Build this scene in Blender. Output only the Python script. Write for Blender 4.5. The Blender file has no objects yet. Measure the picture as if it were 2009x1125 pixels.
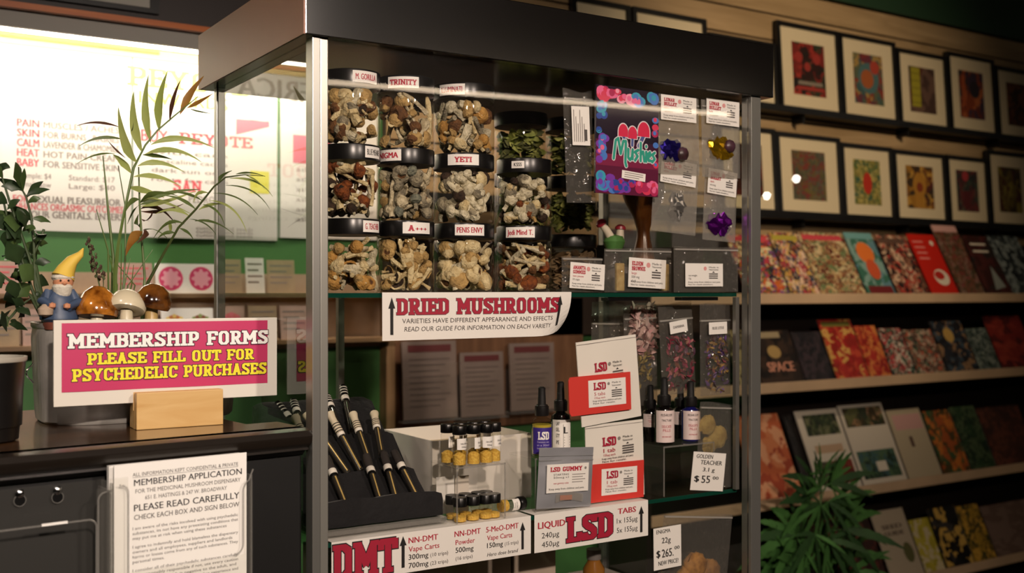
import bpy, math, random
from mathutils import Matrix, Vector
random.seed(7)
SC = bpy.context.scene
COL = SC.collection

# ------------------------------------------------------------------ camera
YAW = math.radians(32.65)
CAM = Vector((-.6, -1.456, 1.45))
cd = bpy.data.cameras.new('camera'); cam = bpy.data.objects.new('camera', cd); COL.objects.link(cam)
cam.location = CAM; cam.rotation_euler = (math.radians(90), 0, -YAW)
cd.sensor_width = 36; cd.lens = 2112/2009*36; cd.shift_y = 11.5/2009
cd.clip_start = .02
cd.dof.use_dof = True; cd.dof.focus_distance = 1.72; cd.dof.aperture_fstop = 4.2
SC.camera = cam
# ------------------------------------------------------------------ exposure and world
SC.view_settings.view_transform = 'Standard'; SC.view_settings.look = 'None'
SC.view_settings.exposure = 0.0; SC.view_settings.gamma = 1.0
SC.cycles.max_bounces = 10; SC.cycles.transparent_max_bounces = 24
SC.cycles.caustics_reflective = False; SC.cycles.caustics_refractive = False
SC.cycles.sample_clamp_indirect = 4.0
W = bpy.data.worlds.new('world'); SC.world = W; W.use_nodes = True
W.node_tree.nodes['Background'].inputs[0].default_value = (1.0, .82, .62, 1)
W.node_tree.nodes['Background'].inputs[1].default_value = .03

def lamp(name, kind, loc, target, energy, col, size=.2, spot=60, blend=.6, sy=None):
    d = bpy.data.lights.new(name, kind); d.energy = energy; d.color = col
    if kind == 'AREA':
        d.size = size
        if sy: d.shape = 'RECTANGLE'; d.size_y = sy
    else:
        d.shadow_soft_size = size
    if kind == 'SPOT':
        d.spot_size = math.radians(spot); d.spot_blend = blend
    o = bpy.data.objects.new(name, d); COL.objects.link(o); o.location = loc
    o.rotation_euler = (Vector(target)-Vector(loc)).to_track_quat('-Z', 'Y').to_euler()
    return o
WARM = (1.0, .84, .72)
lamp('key_spot', 'SPOT', (-.60, -2.62, 2.46), (.3, .1, 1.08), 270, WARM, .05, 68, .8)
lamp('counter_spot', 'SPOT', (-1.2, -.9, 2.72), (-.25, .0, .95), 40, WARM, .05, 70, .8)
lamp('frame_spot', 'SPOT', (2.15, -.55, 2.72), (2.75, 1.6, 2.1), 120, (1.0, .78, .55), .04, 62, .9)
lamp('shelf_spot', 'SPOT', (2.6, -1.2, 2.72), (2.9, 1.4, .9), 20, (1.0, .74, .48), .05, 70, .9)
lamp('cabinet_spot', 'SPOT', (.64, -2.62, 2.46), (.6, .1, 1.15), 135, WARM, .05, 55, .8)
lamp('brochure_fill', 'SPOT', (1.15, .98, 2.72), (1.15, 1.35, 1.2), 62, WARM, .05, 80, .8)  # added lamp, brightens the brochures behind the cabinet
lamp('canopy_sheen_fill', 'SPOT', (1.7, -2.15, 2.65), (1.7, -2.8, 2.5), 95, (1.0, .86, .74), .05, 105, 1)  # added lamp: lights the unseen front wall so the canopy picks up a sheen

# ------------------------------------------------------------------ pixel of the photo -> point on a plane
FV = Vector((math.sin(YAW), math.cos(YAW), 0)); RV = Vector((math.cos(YAW), -math.sin(YAW), 0))
def ray(px, py):
    return FV + RV*((px-1004.5)/2112) + Vector((0, 0, -(py-574)/2112))
def at(px, py, ax, v):
    d = ray(px, py); i = 'xyz'.index(ax)
    return CAM + d*((v-CAM[i])/d[i])
def onpl(px, py, p, n):
    d = ray(px, py); n = Vector(n)
    return CAM + d*((Vector(p)-CAM).dot(n)/d.dot(n))

# ------------------------------------------------------------------ materials
def lin(h):
    h = h.lstrip('#'); c = [int(h[i:i+2], 16)/255 for i in (0, 2, 4)]
    return tuple(x/12.92 if x <= .04045 else ((x+.055)/1.055)**2.4 for x in c) + (1,)
MATS = {}
def nodes(name):
    m = bpy.data.materials.new(name); m.use_nodes = True; nt = m.node_tree
    return m, nt, nt.nodes, nt.links
def pbr(name, col, rough=.5, metal=0, coat=0, spec=.5, var=0, vscale=20, bump=0, bscale=60, emit=0, trans=0, stretch=None, col2=None, sheen=0):
    if name in MATS: return MATS[name]
    m, nt, N, L = nodes(name); b = N['Principled BSDF']
    c = lin(col) if isinstance(col, str) else tuple(col)+(1,)
    b.inputs['Base Color'].default_value = c
    b.inputs['Roughness'].default_value = rough; b.inputs['Metallic'].default_value = metal
    b.inputs['Coat Weight'].default_value = coat; b.inputs['Coat Roughness'].default_value = .08
    b.inputs['Specular IOR Level'].default_value = spec
    b.inputs['Transmission Weight'].default_value = trans
    b.inputs['Sheen Weight'].default_value = sheen
    if emit:
        b.inputs['Emission Color'].default_value = c; b.inputs['Emission Strength'].default_value = emit
    if var or bump or col2:
        tc = N.new('ShaderNodeTexCoord'); mp = N.new('ShaderNodeMapping')
        L.new(tc.outputs['Object'], mp.inputs['Vector'])
        if stretch: mp.inputs['Scale'].default_value = stretch
    if var or col2:
        nz = N.new('ShaderNodeTexNoise'); nz.inputs['Scale'].default_value = vscale; nz.inputs['Detail'].default_value = 5
        L.new(mp.outputs[0], nz.inputs['Vector'])
        rp = N.new('ShaderNodeValToRGB'); rp.color_ramp.elements[0].position = .36; rp.color_ramp.elements[1].position = .64
        if col2: a, d = c, lin(col2)
        else:
            a = tuple(x*(1-var) for x in c[:3])+(1,); d = tuple(min(1, x*(1+var)) for x in c[:3])+(1,)
        rp.color_ramp.elements[0].color = a; rp.color_ramp.elements[1].color = d
        L.new(nz.outputs['Fac'], rp.inputs[0]); L.new(rp.outputs[0], b.inputs['Base Color'])
    if bump:
        n2 = N.new('ShaderNodeTexNoise'); n2.inputs['Scale'].default_value = bscale; n2.inputs['Detail'].default_value = 4
        L.new(mp.outputs[0], n2.inputs['Vector'])
        bp = N.new('ShaderNodeBump'); bp.inputs['Strength'].default_value = bump; bp.inputs['Distance'].default_value = .004
        L.new(n2.outputs['Fac'], bp.inputs['Height']); L.new(bp.outputs[0], b.inputs['Normal'])
    MATS[name] = m; return m
def glass(name, tint='#ffffff', ior=1.5, rough=0.0, haze=0.0, bump=0, bscale=30, hazecol='#d8d4cc'):
    """thin pane: what lies behind shows through, the front face mirrors by its Fresnel share"""
    if name in MATS: return MATS[name]
    m, nt, N, L = nodes(name); N.remove(N['Principled BSDF'])
    out = N['Material Output']
    t = N.new('ShaderNodeBsdfTransparent'); t.inputs[0].default_value = lin(tint)
    g = N.new('ShaderNodeBsdfGlossy'); g.inputs['Roughness'].default_value = rough
    f = N.new('ShaderNodeFresnel'); f.inputs[0].default_value = ior
    geo = N.new('ShaderNodeNewGeometry')
    inv = N.new('ShaderNodeMath'); inv.operation = 'SUBTRACT'; inv.inputs[0].default_value = 1
    L.new(geo.outputs['Backfacing'], inv.inputs[1])
    mu = N.new('ShaderNodeMath'); mu.operation = 'MULTIPLY'
    L.new(f.outputs[0], mu.inputs[0]); L.new(inv.outputs[0], mu.inputs[1])
    mx = N.new('ShaderNodeMixShader'); L.new(mu.outputs[0], mx.inputs[0])
    L.new(t.outputs[0], mx.inputs[1]); L.new(g.outputs[0], mx.inputs[2])
    last = mx
    if haze:
        d = N.new('ShaderNodeBsdfDiffuse'); d.inputs[0].default_value = lin(hazecol)
        m2 = N.new('ShaderNodeMixShader'); m2.inputs[0].default_value = haze
        L.new(mx.outputs[0], m2.inputs[1]); L.new(d.outputs[0], m2.inputs[2]); last = m2
    if bump:
        tc = N.new('ShaderNodeTexCoord'); nz = N.new('ShaderNodeTexNoise'); nz.inputs['Scale'].default_value = bscale
        L.new(tc.outputs['Object'], nz.inputs['Vector'])
        bp = N.new('ShaderNodeBump'); bp.inputs['Strength'].default_value = bump; bp.inputs['Distance'].default_value = .01
        L.new(nz.outputs['Fac'], bp.inputs['Height']); L.new(bp.outputs[0], g.inputs['Normal']); L.new(bp.outputs[0], f.inputs['Normal'])
    L.new(last.outputs[0], out.inputs[0])
    MATS[name] = m; return m
def leafy(name, c1, c2, tl=.45):
    if name in MATS: return MATS[name]
    m = pbr(name, c1, .42, col2=c2, vscale=12); nt = m.node_tree; N, L = nt.nodes, nt.links; b = N['Principled BSDF']
    t = N.new('ShaderNodeBsdfTranslucent'); mx = N.new('ShaderNodeMixShader'); mx.inputs[0].default_value = tl
    src = b.inputs['Base Color'].links[0].from_socket; L.new(src, t.inputs[0])
    L.new(b.outputs[0], mx.inputs[1]); L.new(t.outputs[0], mx.inputs[2]); L.new(mx.outputs[0], N['Material Output'].inputs[0])
    return m
ART = 0
def art(cols, scale=5.0, stretch=(1, 1, 1), rough=.4, coat=0.0, noise=.25):
    """printed colour patches"""
    global ART; ART += 1
    m, nt, N, L = nodes('print_%d' % ART); b = N['Principled BSDF']
    tc = N.new('ShaderNodeTexCoord'); mp = N.new('ShaderNodeMapping'); L.new(tc.outputs['Generated'], mp.inputs[0])
    mp.inputs['Scale'].default_value = stretch; mp.inputs['Location'].default_value = (ART*1.37, ART*.71, ART*.33)
    nz = N.new('ShaderNodeTexNoise'); nz.inputs['Scale'].default_value = scale*.8; L.new(mp.outputs[0], nz.inputs['Vector'])
    va = N.new('ShaderNodeVectorMath'); va.operation = 'MULTIPLY_ADD'; va.inputs[1].default_value = (noise*2,)*3
    L.new(nz.outputs['Color'], va.inputs[0]); L.new(mp.outputs[0], va.inputs[2])
    vo = N.new('ShaderNodeTexVoronoi'); vo.inputs['Scale'].default_value = scale; L.new(va.outputs[0], vo.inputs['Vector'])
    sp = N.new('ShaderNodeSeparateColor'); L.new(vo.outputs['Color'], sp.inputs[0])
    rp = N.new('ShaderNodeValToRGB'); rp.color_ramp.interpolation = 'CONSTANT'
    e = rp.color_ramp.elements
    while len(e) < len(cols): e.new(.5)
    for i, c in enumerate(cols): e[i].position = i/len(cols); e[i].color = lin(c)
    L.new(sp.outputs[0], rp.inputs[0]); L.new(rp.outputs[0], b.inputs['Base Color'])
    b.inputs['Roughness'].default_value = rough; b.inputs['Coat Weight'].default_value = coat
    return m
def wood(name, c1, c2, scale=(1, 12, 12), rough=.45, coat=0, dist=3):
    if name in MATS: return MATS[name]
    m, nt, N, L = nodes(name); b = N['Principled BSDF']
    tc = N.new('ShaderNodeTexCoord'); mp = N.new('ShaderNodeMapping'); L.new(tc.outputs['Object'], mp.inputs[0]); mp.inputs['Scale'].default_value = scale
    nz = N.new('ShaderNodeTexNoise'); nz.inputs['Scale'].default_value = 2.2; nz.inputs['Detail'].default_value = 8; nz.inputs['Distortion'].default_value = dist*.3
    L.new(mp.outputs[0], nz.inputs['Vector'])
    rp = N.new('ShaderNodeValToRGB'); rp.color_ramp.elements[0].position = .3; rp.color_ramp.elements[1].position = .7
    rp.color_ramp.elements[0].color = lin(c1); rp.color_ramp.elements[1].color = lin(c2)
    L.new(nz.outputs['Fac'], rp.inputs[0]); L.new(rp.outputs[0], b.inputs['Base Color'])
    b.inputs['Roughness'].default_value = rough; b.inputs['Coat Weight'].default_value = coat; b.inputs['Coat Roughness'].default_value = .12
    MATS[name] = m; return m

BLACK = pbr('black_plastic', '#0c0b0b', .3)
INK = pbr('black_ink', '#1c1a1a', .6)
INKG = pbr('grey_ink', '#55504e', .6)
RED = pbr('red_ink', '#b3263c', .55)
MAROON = pbr('maroon_ink', '#a8203a', .5)
PINK = pbr('pink_print', '#c43a66', .35, coat=.25)
YELLOW = pbr('yellow_ink', '#f0e02a', .5)
PAPER = pbr('white_paper', '#efece6', .6)
WHITE = pbr('white_card', '#f3f0ea', .55)
CARTON = pbr('white_carton', '#e6e0d6', .6)
ALU = pbr('aluminium', '#8e8c86', .34, metal=.75)
CANOPY = pbr('canopy_laminate', '#0b0908', .16, spec=.55)
CHROME = pbr('chrome', '#d0d0d0', .15, metal=1)
PANE = glass('cabinet_glass', '#f4f7f4', 1.62)
PANEF = glass('front_glass', '#faf9f8', 1.5)
SHELFG = glass('shelf_glass', '#dff0e6', 1.5)
EDGEG = pbr('glass_edge', '#0f3d30', .1)
JARP = glass('jar_plastic', '#f7f5ef', 1.42, .02)
ACRYL = glass('clear_acrylic', '#fdfdfc', 1.36, .01, haze=.015)
ACRYLE = glass('acrylic_edge', '#e4e4e4', 1.8, .08, haze=.14)
FILM = glass('bag_film', '#e4e2de', 1.55, .12, haze=.16, bump=.9, bscale=45)
FILMD = glass('clear_film', '#eeece8', 1.5, .1, haze=.05, bump=1.0, bscale=45)

# ------------------------------------------------------------------ objects
def put(o, label=None, cat=None, group=None, kind=None):
    if label: o['label'] = label
    if cat: o['category'] = cat
    if group: o['group'] = group
    if kind: o['kind'] = kind
    return o
def thing(name, label, cat, loc=(0, 0, 0), rot=0, group=None):
    o = bpy.data.objects.new(name, None); COL.objects.link(o); o.location = loc
    o.empty_display_size = .02
    o.rotation_euler = (0, 0, rot) if not isinstance(rot, tuple) else rot
    return put(o, label, cat, group)
def copy_tree(o, parent=None):
    c = o.copy(); COL.objects.link(c); c.parent = parent
    for ch in list(o.children): copy_tree(ch, c)
    return c
UP = Matrix.Rotation(math.pi/2, 4, 'X')       # a panel drawn in x, y (y up) set upright, facing -Y
def tr(x, y, z): return Matrix.Translation((x, y, z))
def rotm(ax, deg): return Matrix.Rotation(math.radians(deg), 4, ax)
_TX = {}
def text_geo(s, bold):
    k = (s, bold)
    if k in _TX: return _TX[k]
    c = bpy.data.curves.new('t', 'FONT'); c.body = s; c.size = 1; c.resolution_u = 2
    o = bpy.data.objects.new('t', c); me = bpy.data.meshes.new_from_object(o)
    vs = [(v.co.x, v.co.y) for v in me.vertices]; fs = [tuple(p.vertices) for p in me.polygons]
    bpy.data.objects.remove(o); bpy.data.curves.remove(c); bpy.data.meshes.remove(me)
    _TX[k] = (vs, fs); return _TX[k]
CAPH = max(y for x, y in text_geo('H', 0)[0])
E = lambda w, *s: (w, *s)
GL = {
 'A': (.86, [[(.19, .05), (.43, .93), (.67, .05)], [(.28, .32), (.58, .32)]], [(.18, 0, .34), (.68, 0, .34), (.43, 1, .3)]),
 'B': (.8, [[(.2, 0), (.2, 1)], [(.2, .93), (.52, .93), (.64, .84), (.64, .64), (.52, .54), (.2, .54)], [(.5, .54), (.66, .44), (.66, .18), (.54, .07), (.2, .07)]], [(.12, 1, .24), (.12, 0, .24)]),
 'C': (.82, [[(.68, .66), (.66, .82), (.54, .93), (.32, .93), (.19, .8), (.19, .2), (.32, .07), (.54, .07), (.66, .18), (.69, .3)], [(.7, .98), (.7, .66)]], []),
 'D': (.86, [[(.2, 0), (.2, 1)], [(.2, .93), (.5, .93), (.66, .8), (.66, .2), (.5, .07), (.2, .07)]], [(.12, 1, .24), (.12, 0, .24)]),
 'E': (.78, [[(.2, 0), (.2, 1)], [(.2, .92), (.66, .92), (.66, .7)], [(.2, .08), (.69, .08), (.69, .32)], [(.2, .5), (.48, .5)], [(.5, .62), (.5, .38)]], [(.12, 1, .24), (.12, 0, .24)]),
 'F': (.76, [[(.2, 0), (.2, 1)], [(.2, .92), (.67, .92), (.67, .68)], [(.2, .48), (.48, .48)], [(.5, .6), (.5, .36)]], [(.12, 1, .24), (.22, 0, .42)]),
 'G': (.86, [[(.7, .68), (.66, .82), (.54, .93), (.32, .93), (.19, .8), (.19, .2), (.32, .07), (.54, .07), (.7, .16), (.7, .42)], [(.5, .42), (.8, .42)]], []),
 'H': (.94, [[(.21, 0), (.21, 1)], [(.73, 0), (.73, 1)], [(.2, .5), (.72, .5)]], [(.21, 1, .4), (.21, 0, .4), (.73, 1, .4), (.73, 0, .4)]),
 'I': (.48, [[(.24, 0), (.24, 1)]], [(.24, 1, .44), (.24, 0, .44)]),
 'L': (.76, [[(.22, 0), (.22, 1)], [(.2, .08), (.66, .08), (.66, .36)]], [(.22, 1, .44), (.12, 0, .24)]),
 'M': (1.1, [[(.22, 0), (.22, 1)], [(.88, 0), (.88, 1)], [(.22, .93), (.55, .36), (.88, .93)]], [(.14, 1, .3), (.96, 1, .3), (.22, 0, .42), (.88, 0, .42)]),
 'N': (.96, [[(.2, 0), (.2, 1)], [(.76, 0), (.76, 1)], [(.2, .95), (.76, .05)]], [(.12, 1, .28), (.2, 0, .4), (.76, 1, .4)]),
 'O': (.86, [[(.43, .93), (.3, .93), (.19, .78), (.19, .22), (.3, .07), (.56, .07), (.67, .22), (.67, .78), (.56, .93), (.43, .93)]], []),
 'P': (.8, [[(.22, 0), (.22, 1)], [(.2, .93), (.52, .93), (.65, .82), (.65, .56), (.52, .44), (.2, .44)]], [(.12, 1, .24), (.22, 0, .44)]),
 'R': (.86, [[(.22, 0), (.22, 1)], [(.2, .93), (.52, .93), (.64, .82), (.64, .6), (.52, .5), (.2, .5)], [(.42, .5), (.66, .06)]], [(.12, 1, .24), (.22, 0, .42), (.74, 0, .24)]),
 'S': (.8, [[(.63, .74), (.58, .88), (.46, .93), (.3, .93), (.18, .82), (.18, .66), (.3, .56), (.5, .46), (.63, .34), (.63, .18), (.52, .07), (.32, .07), (.2, .14), (.16, .28)], [(.65, 1), (.65, .7)], [(.15, 0), (.15, .3)]], []),
 'T': (.82, [[(.41, 0), (.41, 1)], [(.1, .68), (.1, .92), (.72, .92), (.72, .68)]], [(.41, 0, .46)]),
 'U': (.92, [[(.21, 1), (.21, .25), (.33, .08), (.59, .08), (.71, .25), (.71, 1)]], [(.21, 1, .42), (.71, 1, .42)]),
 'Y': (.88, [[(.17, .98), (.44, .46), (.71, .98)], [(.44, .5), (.44, 0)]], [(.17, 1, .34), (.71, 1, .34), (.44, 0, .44)]),
 'W': (1.14, [[(.16, .97), (.34, .06), (.57, .9), (.80, .06), (.98, .97)]], [(.16, 1, .32), (.98, 1, .32)]),
 'V': (.88, [[(.17, .97), (.44, .05), (.71, .97)]], [(.17, 1, .34), (.71, 1, .34)]),
 'K': (.9, [[(.22, 0), (.22, 1)], [(.26, .42), (.68, .97)], [(.40, .55), (.70, .04)]], [(.22, 1, .42), (.22, 0, .42), (.7, 1, .3), (.72, 0, .3)]),
 ' ': (.5, [], []),
}
class MB:
    def __init__(s): s.v = []; s.f = []; s.m = []; s.mats = []; s.T = Matrix(); s.fn = None; s.smooth = set()
    def mi(s, m):
        if m not in s.mats: s.mats.append(m)
        return s.mats.index(m)
    def add(s, vs, fs, m, sm=False):
        k = len(s.v); i = s.mi(m)
        for p in vs:
            p = Vector(p)
            if s.fn: p = Vector(s.fn(p))
            s.v.append(s.T @ p)
        for f in fs:
            if sm: s.smooth.add(len(s.f))
            s.f.append(tuple(k+j for j in f)); s.m.append(i)
        return s
    def box(s, x0, x1, y0, y1, z0, z1, m, bev=0):
        if bev <= 0:
            vs = [(x, y, z) for z in (z0, z1) for y in (y0, y1) for x in (x0, x1)]
            return s.add(vs, [(0, 2, 3, 1), (4, 5, 7, 6), (0, 1, 5, 4), (2, 6, 7, 3), (0, 4, 6, 2), (1, 3, 7, 5)], m)
        import bmesh
        bm = bmesh.new(); bmesh.ops.create_cube(bm, size=1)
        for v in bm.verts: v.co = Vector(((x0+x1)/2+v.co.x*(x1-x0), (y0+y1)/2+v.co.y*(y1-y0), (z0+z1)/2+v.co.z*(z1-z0)))
        bmesh.ops.bevel(bm, geom=bm.edges[:], offset=bev, segments=2, affect='EDGES', profile=.6)
        bm.verts.index_update(); vs = [v.co.copy() for v in bm.verts]; fs = [tuple(v.index for v in f.verts) for f in bm.faces]; bm.free()
        return s.add(vs, fs, m)
    def quad(s, x0, y0, x1, y1, m, z=0): return s.add([(x0, y0, z), (x1, y0, z), (x1, y1, z), (x0, y1, z)], [(0, 1, 2, 3)], m)
    def poly(s, pts, m, z=0): return s.add([(p[0], p[1], p[2] if len(p) > 2 else z) for p in pts], [tuple(range(len(pts)))], m)
    def disc(s, cx, cy, r, m, z=0, n=20, ry=None): return s.poly([(cx+r*math.cos(i*2*math.pi/n), cy+(ry or r)*math.sin(i*2*math.pi/n)) for i in range(n)], m, z)
    def sheet(s, w, h, nx, ny, m, fn, th=0, x0=0, y0=0, sm=True):
        vs = [fn(x0+w*i/nx, y0+h*j/ny) for j in range(ny+1) for i in range(nx+1)]
        fs = [(j*(nx+1)+i, j*(nx+1)+i+1, (j+1)*(nx+1)+i+1, (j+1)*(nx+1)+i) for j in range(ny) for i in range(nx)]
        return s.add(vs, fs, m, sm)
    def lathe(s, prof, m, seg=24, cx=0, cy=0, cz=0, sx=1, sy=1, mfun=None):
        vs = [(cx+r*sx*math.cos(2*math.pi*i/seg), cy+r*sy*math.sin(2*math.pi*i/seg), cz+z) for r, z in prof for i in range(seg)]
        fs = [(j*seg+i, j*seg+(i+1) % seg, (j+1)*seg+(i+1) % seg, (j+1)*seg+i) for j in range(len(prof)-1) for i in range(seg)]
        if prof[0][0] > 1e-6: fs.append(tuple(range(seg))[::-1])
        if prof[-1][0] > 1e-6: fs.append(tuple((len(prof)-1)*seg+i for i in range(seg)))
        return s.add(vs, fs, m, True)
    def tube(s, pts, r, m, seg=8, cap=True):
        pts = [Vector(p) for p in pts]; rs = r if isinstance(r, (list, tuple)) else [r]*len(pts)
        vs = []; up = Vector((.3, .2, .9))
        for i, p in enumerate(pts):
            d = (pts[min(i+1, len(pts)-1)]-pts[max(i-1, 0)]).normalized()
            a = d.cross(up)
            if a.length < 1e-4: a = d.cross(Vector((1, 0, 0)))
            a.normalize(); b = d.cross(a).normalized(); up = b.cross(d)*1 if False else up
            vs += [p+(a*math.cos(2*math.pi*k/seg)+b*math.sin(2*math.pi*k/seg))*rs[i] for k in range(seg)]
        fs = [(j*seg+k, j*seg+(k+1) % seg, (j+1)*seg+(k+1) % seg, (j+1)*seg+k) for j in range(len(pts)-1) for k in range(seg)]
        if cap: fs += [tuple(range(seg))[::-1], tuple((len(pts)-1)*seg+k for k in range(seg))]
        return s.add(vs, fs, m, True)
    def text(s, t, x, y, h, m, w=None, al='C', bold=0, z=.0004, sk=0, maxw=None):
        vs, fs = text_geo(t, 0)
        if not vs: return s
        a = min(p[0] for p in vs); b = max(p[0] for p in vs); ky = h/CAPH; kx = ky
        if w: kx = w/(b-a)
        elif maxw and (b-a)*kx > maxw: kx = maxw/(b-a)
        off = x-(a+b)/2*kx if al == 'C' else (x-a*kx if al == 'L' else x-b*kx)
        q = [(off+p[0]*kx+sk*p[1]*ky, y+p[1]*ky) for p in vs]
        if bold <= 0: return s.add([(*p, z) for p in q], fs, m)
        for i in (-1, 0, 1): s.add([(p[0]+i*bold*kx*.9, p[1], z+2e-5*(i+1)) for p in q], fs, m)      # a heavier cut: three overlaid strikes
        return s
    def slab(s, t, x, y, h, m, w=None, al='C', th=.2, grow=0, z=.0004, edge=None, eg=.035, sk=0):
        if edge: s.slab(t, x, y, h, edge, w, al, th, grow=eg, z=z-.0002, sk=sk)
        tot = sum(GL[c][0] for c in t); ky = h; kx = (w/tot if w else h)
        ox = x-tot*kx/2 if al == 'C' else (x if al == 'L' else x-tot*kx)
        hw = th/2+grow
        for c in t:
            wd, st, sf = GL[c]; zi = [z]
            def P(u, v): return (ox+u*kx+sk*v*ky, y+v*ky, zi[0])
            for line in st:
                for i in range(len(line)-1):
                    a = Vector(line[i]); b = Vector(line[i+1]); d = (b-a).normalized(); n = Vector((-d.y, d.x))
                    k = hw*(.72 if abs(d.y) < .3 else 1) if not grow else (th/2*(.72 if abs(d.y) < .3 else 1)+grow)
                    ea = grow if i == 0 else hw*.35; eb = grow if i == len(line)-2 else hw*.35
                    a = a-d*ea; b = b+d*eb
                    q = [a-n*k, b-n*k, b+n*k, a+n*k]; zi[0] += 5e-6
                    s.add([P(p.x, max(-grow, min(1+grow, p.y))) for p in q], [(0, 1, 2, 3)], m)
            for cx, yy, ww in sf:
                y0, y1 = (0, .15) if yy == 0 else (.85, 1); zi[0] += 5e-6
                s.add([P(cx-ww/2-grow, y0-grow), P(cx+ww/2+grow, y0-grow), P(cx+ww/2+grow, y1+grow), P(cx-ww/2-grow, y1+grow)], [(0, 1, 2, 3)], m)
            ox += wd*kx
        return s
    def arrow(s, x, y0, y1, w, m, z=.0004, sk=0):
        h = y1-y0; hw = w/2
        for i in range(6):
            a, b = y0+h*.7*i/6, y0+h*.7*(i+1)/6; c, d = sk*i/6, sk*(i+1)/6
            s.add([(x-w*.22+c, a, z), (x+w*.22+c, a, z), (x+w*.22+d, b, z), (x-w*.22+d, b, z)], [(0, 1, 2, 3)], m)
        return s.add([(x-hw+sk, y1-h*.3, z), (x+hw+sk, y1-h*.3, z), (x+sk*1.3, y1, z)], [(0, 1, 2)], m)
    def build(s, name, parent=None, loc=(0, 0, 0), rot=None, bevel=0):
        me = bpy.data.meshes.new(name); me.from_pydata([tuple(p) for p in s.v], [], s.f)
        for m in s.mats: me.materials.append(m)
        me.polygons.foreach_set('material_index', s.m)
        me.polygons.foreach_set('use_smooth', [i in s.smooth for i in range(len(s.f))])
        me.update()
        if s.smooth: me.set_sharp_from_angle(angle=math.radians(40))
        o = bpy.data.objects.new(name, me); COL.objects.link(o); o.parent = parent; o.location = loc
        if rot is not None: o.rotation_euler = rot if isinstance(rot, tuple) else (0, 0, rot)
        return o
# ================================================================== the room
GREENW = pbr('green_paint', '#4e8448', .55, var=.06, vscale=3)
DARKG = pbr('dark_green_paint', '#1d3a22', .6)
DARKW = pbr('dark_brown_paint', '#20130f', .5)
TANW = wood('slat_wood', '#8f7550', '#b0946c', (1, 1, 10), .5)
ORANGE = wood('orange_trim_wood', '#a8501c', '#cf7632', (1, 10, 10), .3, .4)
def struct(name, m, kind='structure'):
    o = m.build(name); o['kind'] = kind; return o
m = MB(); m.box(-3, 5.6, -2.8, 1.8, -.05, 0, pbr('floor_boards', '#4a3a2c', .5, var=.2, vscale=4)); struct('floor', m)
m = MB(); m.box(-3, 5.6, -2.8, 1.8, 2.86, 2.92, pbr('ceiling_paint', '#2a2a20', .7)); struct('ceiling', m)
m = MB(); m.box(-3, 5.6, 1.65, 1.8, 0, 2.9, GREENW); struct('wall_back', m)
m = MB(); m.box(-3.1, -3, -2.8, 1.8, 0, 2.9, pbr('dim_wall', '#5a4a38', .7)); struct('wall_left', m)
m = MB(); m.box(5.6, 5.7, -2.8, 1.8, 0, 2.9, DARKG); struct('wall_right', m)
m = MB(); m.box(-3, 5.6, -2.9, -2.8, 0, 2.9, pbr('front_wall_paint', '#15110e', .7)); struct('wall_front', m)
# green band above the slat boards
m = MB(); m.box(.6, 5.6, 1.585, 1.65, 2.665, 2.86, DARKG); struct('trim_1', m)
# horizontal slat boards behind the framed prints
m = MB(); z = 1.62
GROOVE = pbr('slat_groove', '#2c1e10', .8)
m.box(.9, 5.6, 1.62, 1.65, 1.3, 2.665, GROOVE)
while z < 2.66:
    h = min(.105, 2.665-z); m.box(.9, 5.6, 1.6, 1.625, z, z+h-.008, TANW); z += .105
struct('trim_2', m)
# dark soffit over the posters, with its orange wood strip
m = MB(); m.box(-3, .9, 1.42, 1.65, 2.162, 2.45, DARKW); struct('trim_3', m)
m = MB(); m.box(-3, .9, 1.41, 1.43, 2.146, 2.161, ORANGE); struct('trim_4', m)
m = MB(); m.box(-3, .9, 1.42, 1.65, 2.45, 2.86, DARKG); struct('trim_5', m)

# strip lamp under the soffit
t = thing('strip_light', 'long warm strip lamp under the dark soffit above the white posters', 'lamp', (-.25, 1.5, 2.045))
m = MB(); m.box(-1.3, .95, -.06, -.045, .06, .115, pbr('lamp_housing', '#8e8a82', .5)); m.box(-1.3, .95, -.045, .14, .105, .115, pbr('lamp_housing', '#8e8a82', .5)); m.build('housing', t)
m = MB(); m.box(-1.3, .95, -.02, .04, .070, .1, pbr('lamp_glow', (1, .89, .72), .5, emit=26)); m.build('diffuser', t)
m = MB(); m.box(-1.3, .45, .132, .145, .076, .084, wood('pale_strip', '#a8602a', '#c8843e', (1, 10, 10))); m.box(-1.3, .95, .140, .147, .060, .088, pbr('cream_paint', '#e8cf8a', .5)); m.box(-1.3, .95, .128, .145, .088, .104, pbr('cream_paint', '#e8cf8a', .5)); m.build('trim_strip', t)
# lamp on the wall facing the cabinet: its mirror image is the pale line across the front glass
a = Vector((1.12, -2.77, 2.33)); b = Vector((3.5, -2.77, 2.40))
t = thing('wall_lamp', 'slim linear wall lamp mirrored as a pale line in the front glass', 'lamp', a)
m = MB(); m.tube([(0, .0, 0), tuple(b-a)], .011, pbr('tube_glow', (1, .78, .55), .5, emit=16), 10); m.build('tube', t)
m = MB(); m.box(0, .03, -.03, .012, -.03, .03, ALU); m.build('bracket', t)
m = MB(); m.box(2.36, 2.39, -.03, .012, .04, .1, ALU); m.build('bracket', t)
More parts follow.
